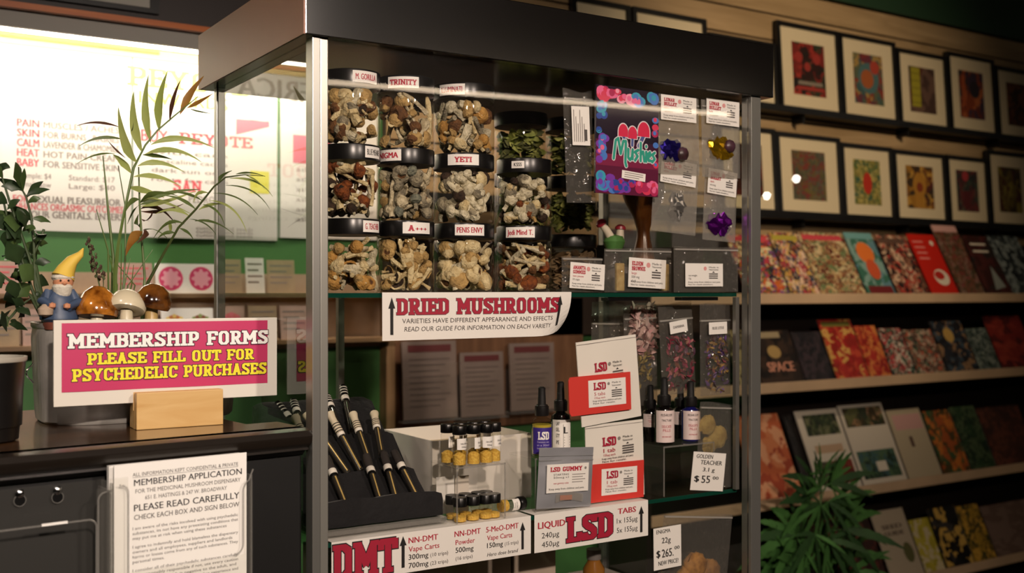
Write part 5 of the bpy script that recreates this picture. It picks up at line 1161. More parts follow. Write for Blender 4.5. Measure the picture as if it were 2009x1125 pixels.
def dl3(a, b_):
    def d(m, w, y, h):
        m.text(a, 0, y+h*.82, h*.08, INK, w=w*.5); m.text(b_, 0, y+h*.66, h*.07, INK, w=w*.44)
        for i, s in enumerate(('DELICATE', 'PILLS')): m.text(s, 0, y+h*(.46-.12*i), h*.08, RED, w=w*(.42-.1*i))
        m.text('one dose each', 0, y+h*.16, h*.06, RED, w=w*.4)
    return d
PKL = pbr('label_pinkish', '#e2d0cc', .55)
dropper(1303, 868, .058, zr, .122, .0185, AMB, None, PKL, dl3('MUSHROOM', 'TINCTURE'), 'black dropper bottle with a pale label nearest the red envelopes', (.06, .82), front=.1)
dropper(1355, 862, .062, zr, .112, .0178, COB, None, PKL, dl3('MUSHROOM', 'TINCTURE'), 'cobalt blue dropper bottle with a pale label beside the mushroom bag', (.06, .82), front=.1)
dropper(1276, 866, .10, zr, .105, .0165, AMB, None, PKL, dl3('MUSHROOM', 'TINCTURE'), 'dark dropper bottle half hidden behind the tall white envelope', (.45, .4), front=.1)
dropper(1335, 862, .098, zr, .105, .0165, AMB, None, PKL, dl3('MUSHROOM', 'TINCTURE'), 'dark dropper bottle in the back row between the two labelled bottles', (.45, .4), front=.1)
# --- gummy pouch
M_, w, h = qp((1050, 890), (1158, 887), (1157, 1004), (1052, 1009), .030); M_ = tr(0, 0, max(0, ZS+.0004-min(M_.translation.z, (M_ @ Vector((w, 0, 0))).z))) @ M_
SILV = pbr('silver_pouch', '#a4a6ac', .32, metal=.35, bump=.25, bscale=25)
t = thing_m('silver_pouch', 'silver zip pouch with a white label standing on the lower shelf', 'pouch', M_)
m = MB()
def pf(x, y):
    u, v = x/w, y/h; b = max(0, math.sin(math.pi*u))**.6*max(0, math.sin(math.pi*min(1, v/.8)))**.7 if v < .8 else 0
    return .006*b+.0008*math.sin(u*9)*math.sin(v*14)
m.sheet(w, h, 16, 18, SILV, lambda x, y: (x, y, pf(x, y))); m.sheet(w, h, 16, 18, SILV, lambda x, y: (x, y, -pf(x, y)-.0006)); m.build('pouch_body', t)
m = MB(); m.box(0, w, h*.78, h*.80, 0, .0012, pbr('zip_silver', '#b0b2b4', .3, metal=.5)); m.box(0, w, h*.86, h*.87, 0, .0012, pbr('zip_silver', '#b0b2b4', .3, metal=.5)); m.build('zip_seal', t)
m = MB(); m.T = tr(w*.12, h*.26, .0072) @ rotm('Z', 1.5); lw, lh = w*.77, h*.47; m.quad(0, 0, lw, lh, PAPER)
m.slab('LSD GUMMY', lw*.46, lh*.74, lh*.16, RED, lw*.76, th=.26); m.disc(lw*.92, lh*.82, lh*.05, LGREY, .0003, 10)
for i, s in enumerate(('STARTING', '50mcg x1', '', 'one gummy cube')):
    if s: m.text(s, lw*.34, lh*(.60-.10*i), lh*.065, RED if i == 3 else INKG, w=lw*.36)
for i in range(4): m.quad(lw*.60, lh*(.60-.09*i), lw*(.92-.06*(i % 2)), lh*(.625-.09*i), LGREY, .0003)
m.text('Keep away from children and pets.', lw*.48, lh*.10, lh*.07, INK, w=lw*.84); m.build('label', t)
m = MB(); m.T = tr(w*.30, h*.10, .0064); m.sheet(w*.5, h*.13, 8, 4, glass('pouch_window', '#e8e4de', 1.6, .1, haze=.2), lambda x, y: (x, y+.004*math.sin(x/w*6.28), .0006)); m.box(w*.08, w*.30, h*.04, h*.12, -.0005, .0004, pbr('orange_gummy', '#c8703a', .3)); m.build('window', t)
# --- white and red envelopes
ENV = pbr('white_envelope', '#e8e4da', .5, bump=.15, bscale=30); REDE = pbr('red_envelope', '#d43c34', .5)
def lsd_print(m, x, y, w, h, tabs):
    m.slab('LSD', x+w*.25, y+h*.62, h*.34, MAROON, w*.40, th=.27, edge=None); m.disc(x+w*.53, y+h*.86, h*.07, LGREY, .0003, 10)
    m.text('Made in', x+w*.78, y+h*.86, h*.08, INK, w=w*.28); m.text('Vancouver', x+w*.78, y+h*.73, h*.08, INK, w=w*.3); m.poly([(x+w*.73, y+h*.62), (x+w*.81, y+h*.62), (x+w*.77, y+h*.68)], INK, .0004)
    m.text(tabs, x+w*.24, y+h*.38, h*.15, RED, w=w*.34); m.text('155\u00b5g each', x+w*.24, y+h*.24, h*.08, RED, w=w*.34)
    for i in range(4): m.quad(x+w*.62, y+h*(.52-.09*i), x+w*.95, y+h*(.57-.09*i), INKG, .0004)
    m.text('Keep away from children and pets.', x+w*.48, y+h*.11, h*.075, INK, w=w*.92); m.text('Not for resale.', x+w*.38, y+h*.0, h*.07, INK, w=w*.7)
def envelope(TL, TR, BR, BL, Y, label, pr, tabs):
    M_, w, h = qp(TL, TR, BR, BL, Y); m = MB()
    m.sheet(w, h, 10, 14, ENV, lambda x, y: (x, y, .0008*math.sin(x*60)*math.sin(y*34)*min(1, 6*x/w, 6*(1-x/w)))); m.sheet(w, h, 1, 1, ENV, lambda x, y: (x, y, -.0018)); m.box(0, w, 0, h, -.0018, -.0009, ENV)
    m.quad(w*.0, h*.965, w, h*.97, LGREY, .0012); x, y, pw, ph = pr; m.T = tr(0, 0, .0013); lsd_print(m, x*w, y*h, pw*w, ph*h, tabs)
    o = m.build('white_envelope'); o.matrix_basis = M_; put(o, label, 'envelope', 'white printed envelopes')
def red_env(TL, TR, BR, BL, Y, label, lr, tabs):
    M_, w, h = qp(TL, TR, BR, BL, Y); t = thing_m('red_envelope', label, 'envelope', M_, 'red card envelopes'); m = MB()
    c = h*.07; out = [(c*.8, 0), (w, 0), (w, h), (c*.8, h), (0, h-c*1.2), (0, c*1.2)]
    m.poly(out, REDE, .0012); m.poly(out[::-1], REDE, -.0012); n = len(out)
    m.add([(x, y, z) for z in (-.0012, .0012) for x, y in out], [(i, (i+1) % n, n+(i+1) % n, n+i) for i in range(n)], REDE); m.build('envelope_body', t)
    x0, y0, lw, lh = lr; m = MB(); m.T = tr(w*x0, h*y0, .0015); m.quad(0, 0, w*lw, h*lh, PAPER); lsd_print(m, w*lw*.09, h*lh*.10, w*lw*.84, h*lh*.84, tabs); m.build('label', t)
envelope((1147, 840), (1261, 823), (1263, 974), (1152, 990), .046, 'lower white envelope standing on the shelf behind a red envelope', (.25, .50, .60, .34), '1 tab')
envelope((1133, 674), (1250, 656), (1258, 818), (1142, 839), .0415, 'upper white envelope leaning above the other, behind a red envelope', (.24, .42, .52, .32), '5 tabs')
red_env((1112, 741), (1234, 730), (1237, 803), (1117, 818), .0365, 'red envelope with a white label on the upper white envelope', (.305, .17, .61, .70), '5 tabs')
red_env((1156, 914), (1261, 903), (1263, 976), (1156, 988), .0405, 'red envelope with a white label above the short paper sign', (.21, .16, .66, .70), '1 tab')
# --- bags hung behind the risers from the upper shelf
def petals(px0, px1, py0, py1, Y, cols, n, label, seed, sz=.006):
    r = random.Random(seed); m = MB(); o = at((px0+px1)/2, py1, 'y', Y)
    ms = [pbr('petal_'+c.strip('#'), c, .7) for c in cols]
    for i in range(n):
        v = r.random()**.8; p = at(px0+(px1-px0)*r.random(), py1-(py1-py0)*v, 'y', Y+r.uniform(-.006, .006))-o
        m.T = Matrix.Translation(p) @ Matrix.Rotation(r.uniform(0, 6.3), 4, 'Y') @ Matrix.Rotation(r.uniform(-1.2, 1.2), 4, 'X')
        s = sz*r.uniform(.6, 1.3); m.sheet(2*s, s, 2, 2, r.choice(ms), lambda x, y: (x, y*(1-abs(x)/s*.6), s*.3*math.cos(x/s*1.5)), x0=-s, y0=-s/2)
    put(m.build('dried_petals', None, o), label, 'dried petals', None, 'stuff')
def tagtext(s): return lambda m, w, h: m.text(s, w/2, h*.4, h*.22, INKG, w=w*.62, bold=.02)
bag('zip_bag', 'clear zip bag of red petals with a white tag hung below the upper shelf', 'bag', (1308, 588), (1376, 590), (1362, 760), (1300, 778), .075, FILMD, seed=15, th=.012, zipy=.80, lab=(.24, .66, .52, .13, tagtext('DAMIANA'), 4))
petals(1310, 1362, 660, 765, .075, ('#8a2c40', '#a04860', '#b06a70', '#6a2434', '#8a5a4a', '#5c3450'), 170, 'red and pink dried petals in the tagged hanging bag', 4)
bag('zip_bag', 'clear zip bag of purple and yellow petals with a white tag beside the aluminium post', 'bag', (1380, 592), (1438, 594), (1434, 770), (1374, 778), .045, FILMD, seed=16, th=.012, zipy=.80, lab=(.20, .66, .60, .13, tagtext('BLUE LOTUS'), 1))
petals(1386, 1426, 660, 770, .045, ('#5a3c78', '#6a4c8c', '#a8863c', '#8a6a34', '#7a3c44', '#4a3a3c'), 170, 'purple and yellow dried petals in the tagged hanging bag', 5)
bag('zip_bag', 'crumpled clear bag of pink petals hung behind the white envelopes', 'bag', (1232, 592), (1300, 594), (1286, 790), (1226, 800), .11, FILMD, seed=17, th=.016, zipy=.84)
petals(1236, 1288, 600, 705, .11, ('#c0a09a', '#b08280', '#ccb4aa', '#a07672'), 170, 'faded pink dried petals in the crumpled hanging bag', 6, .010)
petals(1240, 1278, 690, 770, .11, ('#a8924a', '#8a7638', '#6a5a2c'), 60, 'yellowish dried petals low in the crumpled hanging bag', 8)
bag('zip_bag', 'empty looking clear bag hung between the sign and the pink petals', 'bag', (1162, 590), (1226, 592), (1222, 668), (1160, 668), .14, FILMD, seed=18, th=.012, zipy=.4)
# mushroom bag with the handwritten tag
bag('zip_bag', 'clear bag of large yellowish mushrooms behind a handwritten price tag', 'bag', (1372, 790), (1438, 794), (1438, 958), (1364, 962), .032, FILMD, seed=19, th=.006, zipy=.92, zmin=ZS+.0006)
YM = pbr('yellow_mushroom', '#c8b060', .75, col2='#a88c40', vscale=70, bump=.5); 
for i, (px, py, r, l) in enumerate(((1388, 835, .020, 'upper'), (1408, 858, .022, 'biggest'), (1392, 872, .018, 'lower'))):
    q = at(px, py, 'y', .045+.004*i); m = MB(); crumple(m, r, YM, 30+i, (1, .45, .95), 18, .12); m.smooth = set(range(len(m.f)))
    put(m.build('yellow_mushroom', None, q), '%s of the three yellowish mushrooms in the clear bag' % l, 'mushroom', 'yellowish mushrooms in the clear bag')
def handtag(TL, TR, BR, BL, Y, label, draw):
    M_, w, h = qp(TL, TR, BR, BL, Y); m = MB(); m.box(0, w, 0, h, -.0005, 0, PAPER); draw(m, w, h); o = m.build('price_tag'); o.matrix_basis = M_; put(o, label, 'price tag', 'handwritten price tags')
def t1(m, w, h):
    m.text('GOLDEN', w*.34, h*.84, h*.10, INK, w=w*.50, bold=.02, sk=.1); m.text('TEACHER', w*.56, h*.68, h*.11, INK, w=w*.66, bold=.02, sk=.1); m.text('3.1 g', w*.50, h*.50, h*.10, INK, w=w*.36, bold=.02, sk=.1)
    m.text('$', w*.16, h*.23, h*.15, INK, w=w*.14, bold=.03); m.text('55', w*.44, h*.20, h*.19, INK, w=w*.26, bold=.015); m.text('00', w*.74, h*.30, h*.08, INK, w=w*.18, bold=.02)
handtag((1364, 884), (1428, 891), (1417, 962), (1354, 962), .022, 'handwritten fifty-five dollar price tag on the lower shelf bag', t1)
def t2(m, w, h):
    m.text('ENIGMA', w*.35, h*.86, h*.09, INK, w=w*.50, bold=.01); m.text('22g', w*.45, h*.62, h*.13, INK, w=w*.32, bold=.015); m.text('$', w*.16, h*.30, h*.16, INK, w=w*.13, bold=.03); m.text('265.', w*.50, h*.28, h*.19, INK, w=w*.42, bold=.02); m.text('00', w*.84, h*.42, h*.08, INK, w=w*.18, bold=.02); m.text('NEW PRICE!', w*.52, h*.10, h*.10, INK, w=w*.72, bold=.015)
handtag((1274, 1040), (1329, 1031), (1336, 1110), (1283, 1121), .016, 'handwritten two hundred sixty-five dollar price tag below the lower shelf', t2)
# --- below the lower shelf
bag('zip_bag', 'big clear bag of golden mushrooms hung below the lower shelf', 'bag', (1318, 1004), (1436, 1010), (1436, 1185), (1285, 1195), .030, FILMD, seed=22, th=.018, zipy=.95)
for i, (px, py, r) in enumerate(((1362, 1112, .028), (1392, 1120, .024), (1345, 1132, .022), (1405, 1150, .026), (1372, 1155, .028))):
    q = at(px, py, 'y', .044+.012*(i % 2)); m = MB(); crumple(m, r, pbr('golden_mushroom', '#b8843c', .6, col2='#8a5c24', vscale=70, bump=.5), 40+i, (1, .5, .9), 18, .12); m.smooth = set(range(len(m.f)))
    put(m.build('golden_mushroom', None, q), ('topmost golden mushroom in the big clear bag', 'golden mushroom in the big bag nearest the post', 'golden mushroom in the big bag nearest the price tag', 'low golden mushroom in the big bag near the post', 'lowest golden mushroom in the middle of the big bag')[i], 'mushroom', 'golden mushrooms in the big bag')
q = at(1165, 1150, 'y', .12)
t = thing('bottle', 'small amber labelled bottle on the bottom shelf under the short paper sign', 'bottle', (q.x, .12, Z3+.0004)); zt = at(1165, 1078, 'y', .12).z-Z3
m = MB(); m.lathe([(.018, 0), (.020, .003), (.020, zt-.035), (.012, zt-.022), (.012, zt-.018)], pbr('amber_bottle', '#8a5a24', .15, coat=.4), 22); m.build('bottle_body', t)
m = MB(); m.lathe([(.0135, zt-.018), (.0135, zt), (0, zt)], pbr('grey_cap', '#6a6460', .4), 18); m.build('cap', t)
m = MB(); m.lathe([(.0204, .03), (.0204, zt-.05)], pbr('orange_label', '#b8602c', .5), 22); m.build('label', t)
for i, px in enumerate((700, 830, 960, 1050)):  # boxes added so their grey brown stands in for a reflection
    q = at(px, 1150, 'y', .14)
    t = thing('reflection_box', 'added grey brown box for reflected tone, %s' % ('nearest the front post', 'second from the front post', 'third from the front post', 'just below the gap between the two price signs')[i], 'box', (q.x, .14, Z3+.0003), 0, 'added boxes on the bottom shelf')
    m = MB(); m.box(-.045, .045, 0, .12, 0, .19+.01*(i % 2), pbr('box_grey', '#a89888', .6, var=.1, vscale=10), .002); m.build('carton', t); m = MB(); m.T = UP; m.box(-.03, .03, .03, .09, .0005, .001, pbr('box_label', '#a89888', .6)); m.build('label', t)
# ================================================================== framed prints and bookshelf
FRB = pbr('frame_black', '#0d0b0a', .4); MAT_ = pbr('cream_mat', '#e6d8be', .7); FGL = glass('frame_glass', '#fbfaf6', 1.5)
pals = [('#c83c20', '#e8a020', '#a82818', '#f0d060'), ('#5a5038', '#8a8450', '#3a3428', '#a89a60'), ('#2a0e0e', '#7a1f1c', '#2c3424', '#a03028', '#1a1210'), ('#5a6450', '#8a3428', '#3c5a60', '#a88a50', '#6a3040'), ('#5c2c24', '#4a3430', '#6a5048'), ('#8a3c20', '#3a2c44', '#6a2c28', '#b8643a', '#2a2c34'), ('#5c2818', '#7a4428', '#3c1c14'),
        ('#3c1410', '#5c201a', '#2a1210'), ('#6a6048', '#5c5450', '#7a3030', '#6a5c28', '#4c5040'), ('#4c6a38', '#a89a50', '#2c5a4c', '#8a7c3c', '#c8b870'), ('#a8782c', '#3c2c20', '#8a5a24', '#5c2420', '#c89a44'), ('#4c2a2c', '#3c4a40', '#6a2c30', '#2c2c30', '#5a5448'), ('#6a5a28', '#3c2c18', '#8a7a34', '#4a2018')]
def frame(px0, px1, py0, py1, Yb, lean, label, i, extra=None):
    a = at(px0, py1, 'y', Yb); b = at(px1, py1+(px1-px0)*((574-py1)*-1/(4300-px0))*-1, 'y', Yb); top = at(px0, py0, 'y', Yb)
    w = b.x-a.x; h = (top.z-a.z); a.z = 2.1748 if Yb > 1.55 else 1.7558
    t = thing('framed_print', label, 'framed print', (a.x, Yb, a.z), 0, 'framed prints on the slat wall'); t.rotation_euler = (math.radians(-lean), 0, 0)
    f = .018
    m = MB(); m.T = UP
    for x0, x1, y0, y1 in ((0, w, 0, f), (0, w, h-f, h), (0, f, f, h-f), (w-f, w, f, h-f)): m.box(x0, x1, y0, y1, -.016, .006, FRB)
    m.box(0, w, 0, h, -.018, -.014, FRB); m.build('frame', t)
    m = MB(); m.T = UP; m.box(f, w-f, f, h-f, -.006, -.004, MAT_); m.build('mat', t)
    iw, ih = w*.24, h*.2
    m = MB(); m.T = UP; P_ = art(pals[i], (5, 7, 6, 6, 4, 5, 5, 4, 9, 11, 6, 6, 5)[i], (1, 1, 1), .6, 0, .3); m.box(iw, w-iw, ih, h-ih, -.004, -.0035, P_)
    if extra: 
        m.T = UP @ tr(iw, ih, -.0034); extra(m, w-2*iw, h-2*ih)
    m.build('print', t)
    m = MB(); m.T = UP; m.box(f, w-f, f, h-f, .0005, .002, FGL); m.build('glass', t)
def e_face(m, w, h):
    R_ = pbr('print_red', '#a03430', .6); G_ = pbr('print_grey', '#8a8078', .6)
    for x in (.2, .75): m.disc(w*x, h*.72, w*.12, R_, .0003, 12)
    m.disc(w*.45, h*.55, w*.1, R_, .0003, 10); m.quad(w*.15, h*.2, w*.9, h*.27, G_, .0003); m.quad(w*.1, h*.1, w*.95, h*.17, R_, .0003)
def e_round(m, w, h):
    m.disc(w*.5, h*.52, w*.36, pbr('print_teal', '#4c7078', .6), .0003, 18); m.disc(w*.45, h*.5, w*.22, pbr('print_orange', '#a85c34', .6), .0005, 14); m.disc(w*.72, h*.75, w*.16, pbr('print_red2', '#b04438', .6), .0006, 12)
def e_yellow(m, w, h):
    m.quad(w*.08, h*.12, w*.42, h*.98, pbr('print_yellow', '#a8a030', .6), .0003)
    for i in range(5): m.quad(w*.08, h*(.2+.16*i), w*.42, h*(.215+.16*i), pbr('print_olive', '#5c5820', .6), .0005)
def e_orange(m, w, h): m.disc(w*.62, h*.62, w*.22, pbr('print_dark', '#2a2430', .6), .0003, 12); m.quad(w*.1, h*.25, w*.25, h*.9, pbr('print_rust', '#a8502c', .6), .0003)
def e_red(m, w, h): m.disc(w*.5, h*.48, w*.17, pbr('print_bright_red', '#c03020', .6), .0003, 12, w*.28)
def e_gold(m, w, h): m.disc(w*.48, h*.55, w*.25, pbr('print_gold', '#b88434', .6), .0003, 14, h*.3); m.disc(w*.48, h*.5, w*.12, pbr('print_rust2', '#8a3c24', .6), .0005, 12); m.quad(w*.3, 0, w*.6, h*.3, pbr('print_gold', '#b88434', .6), .0004)
def e_rose(m, w, h): m.disc(w*.42, h*.86, w*.15, pbr('print_rose', '#b03c44', .6), .0003, 12); m.quad(w*.3, h*.05, w*.62, h*.5, pbr('print_wine', '#5c2028', .6), .0003)
F1 = [(1128, 1243, -150, 24, 'framed print mostly hidden above the black canopy'), (1247, 1392, -60, 108, 'framed print with an orange and yellow picture rising behind the canopy'), (1396, 1528, 14, 150, 'framed print with an olive picture rising behind the canopy corner'), (1531, 1653, 38, 216, 'framed print of a dark red face in the upper row'), (1654, 1764, 66, 236, 'framed print of a round teal and red figure in the upper row'), (1766, 1864, 94, 248, 'framed print with a yellow striped picture in the upper row'), (1866, 1958, 104, 264, 'framed print of a dark orange figure in the upper row'), (1960, 2050, 132, 276, 'framed print cut by the picture edge in the upper row')]
ex = [None, None, None, e_face, e_round, e_yellow, e_orange, None]
ix = [6, 0, 1, 2, 3, 4, 5, 6]
for k, (a, b, c, d, l) in enumerate(F1): frame(a, b, c, d, 1.555, 4, l, ix[k], ex[k])
F2 = [(1415, 1528, 232, 408, 'framed maroon print half hidden behind the cabinet post in the lower row'), (1529, 1655, 254, 420, 'framed print of a faded grey and red scene in the lower row'), (1656, 1757, 276, 427, 'framed print of a green and yellow garden with a red centre'), (1759, 1861, 287, 430, 'framed print of a golden figure in the lower row'), (1863, 1944, 298, 436, 'framed print of a small red rose on dark grey'), (1945, 2030, 290, 442, 'framed olive and brown print at the far end of the lower row')]
ex = [None, None, e_red, e_gold, e_rose, None]
for k, (a, b, c, d, l) in enumerate(F2): frame(a, b, c, d, 1.545, 4, l, 7+k, ex[k])
# ledges that carry the frames
for k, (z, y) in enumerate(((2.176, 1.53), (1.757, 1.52))):
    t = thing('picture_ledge', 'narrow black ledge carrying the %s row of framed prints' % ('upper', 'lower')[k], 'ledge', (.95, 1.6, z))
    m = MB(); m.box(0, 4.2, -.085, 0, -.018, -.003, FRB); m.box(0, 4.2, -.088, -.082, -.018, .008, FRB); m.build('ledge_board', t)
    for x in (1.1, 1.75, 2.4, 3.05, 3.7): m = MB(); m.box(x, x+.012, -.06, 0, -.05, -.018, FRB); m.build('bracket', t)
# bookshelf
BX0, BX1, BY = 1.72, 4.4, 1.33
bs = thing('bookshelf', 'long dark magazine shelf with pale front edges along the far wall', 'bookshelf', (BX0, 1.6, 0))
BDK = pbr('shelf_dark', '#1c120c', .6); LIPW = pbr('shelf_edge', '#c4a684', .55, var=.08, vscale=6)
SZ = [at(1700, 581, 'y', BY).z, at(1700, 745, 'y', BY).z, at(1700, 958, 'y', BY).z, at(1900, 1112, 'y', BY).z]
m = MB(); m.box(0, BX1-BX0, -.012, 0, 0, SZ[0]+.24, BDK); m.build('back_panel', bs)
for x in (0, BX1-BX0-.02): m = MB(); m.box(x, x+.02, -.27, -.012, 0, SZ[0]+.05, BDK); m.build('side_panel', bs)
for z in SZ:
    m = MB(); m.box(.02, BX1-BX0-.02, BY-1.6+.006, -.012, z-.022, z-.006, BDK); m.build('shelf_board', bs)
    m = MB(); m.box(.02, BX1-BX0-.02, BY-1.6-.004, BY-1.6+.006, z-.028, z+.010, LIPW, .002); m.build('shelf_lip', bs)
# magazines
def mag(px0, px1, pt, row, lean, cols, label, scale=5, draw=None, dy=0, name='magazine', tilt=0):
    z = SZ[row]-.0022; Yb = BY+.024+dy
    x0 = at(px0, 574+1, 'y', Yb).x; x1 = at(px1, 574+1, 'y', Yb).x; w = x1-x0
    # height along the lean so that the top edge reaches pixel row pt
    h = .24
    for _ in range(12):
        top = Vector((x0, Yb+h*math.sin(math.radians(lean)), z+h*math.cos(math.radians(lean)))); h += (proj(top)[1]-pt)*.0014
    m = MB(); m.T = UP; mt = art(cols, scale*1.7, (1, .1, 1.4), .4, 0, .28) if len(cols) > 1 else pbr('cover_'+cols[0].strip('#'), cols[0], .35, coat=.3)
    m.box(0, w, 0, h, -.005, 0, mt); m.box(.001, w-.001, .001, h-.001, -.0065, -.005, PAPER)
    if draw: m.T = UP @ tr(0, 0, .0004); draw(m, w, h)
    o = m.build(name, None, (x0, Yb, z)); o.rotation_euler = (math.radians(-lean), math.radians(tilt), 0); put(o, label, 'magazine' if name == 'magazine' else 'book', 'magazines on the far bookshelf')
WI = pbr('cover_white', '#d8cdb8', .5); CW1 = pbr('cover_pink', '#c89a90', .5); CBLU = pbr('cover_blue', '#5a8aa0', .5)
def d_title(c, y=.86): return lambda m, w, h: m.quad(w*.06, h*y, w*.94, h*(y+.08), c)
def d_red(m, w, h):
    for i in range(4): m.quad(w*.1, h*(.86-.09*i), w*.48, h*(.89-.09*i), pbr('cover_pale_red', '#d87a70', .5))
    m.disc(w*.8, h*.86, w*.07, WI, 0, 10); m.disc(w*.62, h*.30, w*.27, WI, 0, 16, h*.13); m.disc(w*.56, h*.33, w*.18, pbr('cover_red_in', '#b02820', .4), .0003, 14, h*.07)
def d_sun(m, w, h): m.disc(w*.5, h*.68, w*.3, pbr('cover_orange', '#d8702c', .5), 0, 16, h*.17); m.disc(w*.55, h*.42, w*.22, pbr('cover_flame', '#c0502c', .5), .0003, 12, h*.16); m.quad(w*.1, h*.04, w*.95, h*.16, pbr('cover_wine', '#6a1f20', .5), .0003); m.quad(0, h*.9, w, h, pbr('cover_teal', '#6a9a98', .5), .0003)
def d_tall(m, w, h): m.quad(0, h*.86, w, h, CW1); m.quad(w*.05, h*.95, w*.95, h, CBLU, .0003)
def d_lines(m, w, h): 
    for y in (.72, .84): m.quad(w*.2, h*y, w*.8, h*(y+.035), WI)
    m.poly([(w*.4, h*.1), (w*.85, h*.15), (w*.6, h*.5)], pbr('cover_grey', '#8a9088', .5))
r0 = [(1468, 1552, 458, ('#c8642c', '#3a5a34', '#b03c3c', '#d8c89a', '#7a4a7a', '#2c2430'), 'crowded colourful comic nearest the cabinet on the top shelf', 6, d_title(pbr('cover_redtitle', '#c0444c', .4), .88)),
      (1556, 1612, 456, ('#3c3024', '#a83c44', '#d8b89a', '#2c3c54', '#c8a050'), 'second comic from the cabinet with dark purple and gold figures', 6, d_title(pbr('cover_olive', '#a89a3c', .4), .88)),
      (1614, 1702, 455, ('#b89a6a', '#8a5a3c', '#c8b48a', '#5c2c24', '#6a7a50'), 'third comic from the cabinet with beige figures', 7, d_title(pbr('cover_redtitle', '#c0444c', .4), .88)),
      (1706, 1760, 456, ('#5a8088', '#3c6a58', '#7a9a90'), 'blue green comic with an orange flame on the top shelf', 3, d_sun),
      (1766, 1826, 460, ('#2a1e1a', '#c8a88a', '#8a5c44', '#3c2a28', '#a83c30'), 'dark comic with a pale figure beside the bright red book', 5, d_title(pbr('cover_brown', '#5c4438', .4), .86)),
      (1832, 1884, 459, ('#c02418',), 'bright red book with a white curl on the top shelf', 3, d_red),
      (1889, 1936, 434, ('#4a3a28', '#6a4a30', '#7a3030', '#3c3c24', '#8a6a5c'), 'tall magazine with a pink and blue top band on the top shelf', 7, d_tall),
      (1940, 1990, 462, ('#3a1c18', '#2c2420', '#4c2420'), 'dark maroon magazine with pale title lines on the top shelf', 3, d_lines),
      (1992, 2050, 462, ('#3c4444', '#8a9490', '#24282a'), 'grey magazine at the far end of the top shelf', 5, None)]
for a, b, c, cols, l, s, d in r0: mag(a, b, c, 0, 27, cols, l, s, d)
def d_space(m, w, h):
    m.quad(w*.08, h*.86, w*.75, h*.97, pbr('cover_dim_pale', '#9a8a6a', .5)); m.disc(w*.5, h*.60, w*.16, pbr('cover_dim_gold', '#a88a54', .5), 0, 14, h*.12); m.text('SPACE', w*.55, h*.24, h*.17, pbr('cover_salmon', '#c88a70', .5), w=w*.62, bold=.05)
r1 = [(1455, 1494, 648, ('#a89a70', '#3c3428', '#6a6048'), 'pale edged magazine half behind the post on the second shelf', 4, None), (1498, 1580, 650, ('#2a1e18', '#1a1412', '#3a2a20'), 'dark magazine lettered SPACE on the second shelf', 3, d_space), (1584, 1640, 652, ('#2a2426', '#1c1a1e', '#3c3034'), 'black magazine beside the SPACE one on the second shelf', 4, None),
      (1645, 1708, 628, ('#a02420', '#c89a50', '#8a2018', '#b8442c'), 'red magazine with a gold figure on the second shelf', 4, d_title(pbr('cover_olive2', '#6a6428', .5), .88)), (1711, 1752, 640, ('#b8502c', '#8a1f18', '#c87a3c', '#a82c24'), 'orange red magazine next to the gold figure one', 4, None), (1756, 1800, 645, ('#3c5a44', '#c8bca8', '#a83c3c', '#24302a'), 'green and white magazine on the second shelf', 6, None),
      (1804, 1858, 648, ('#6a5040', '#a8543c', '#2c2420', '#b8a088', '#4c6048'), 'magazine with tan and red figures on the second shelf', 6, None), (1862, 1922, 630, ('#24262c', '#3c4a54', '#8a6a4a', '#1c1a1c'), 'dark blue magazine with a blond figure on the second shelf', 4, lambda m, w, h: m.disc(w*.45, h*.72, w*.16, pbr('cover_blond', '#b8944c', .5), 0, 12, h*.14)), (1926, 1966, 645, ('#4c5854', '#8a9488', '#2c3a30'), 'grey green magazine on the second shelf', 6, None), (1970, 2040, 620, ('#8a2a20', '#5c1c18', '#a03c2c'), 'dim red magazine at the far end of the second shelf', 3, None)]
for a, b, c, cols, l, s, d in r1: mag(a, b, c, 1, 24, cols, l, s, d)
def d_photo(m, w, h):
    m.quad(w*.14, h*.68, w*.92, h*.94, art(('#2c3820', '#4c5430', '#6a6a4a', '#1c2014'), 9)); m.quad(w*.1, h*.08, w*.5, h*.36, art(('#3c3828', '#5c5a3c'), 8)); m.quad(w*.5, h*.08, w*.95, h*.36, art(('#7a2c20', '#5c2018'), 4)); m.quad(w*.2, h*.46, w*.85, h*.56, pbr('cover_tan', '#b89a7c', .5))
def d_photo2(m, w, h):
    m.quad(w*.06, h*.72, w*.95, h*.96, art(('#3c3018', '#5c5c34', '#8a6a4a', '#2c3420'), 8)); m.quad(w*.06, h*.08, w*.92, h*.42, art(('#2c4430', '#4c6444', '#3c5a5a', '#1c2c20'), 9)); m.quad(w*.42, h*.16, w*.65, h*.28, WI, .0003)
def d_beige(m, w, h): m.quad(w*.1, h*.70, w*.95, h*.92, CW1); m.quad(w*.4, h*.45, w*.5, h*.6, pbr('cover_brown', '#5c4438', .4))
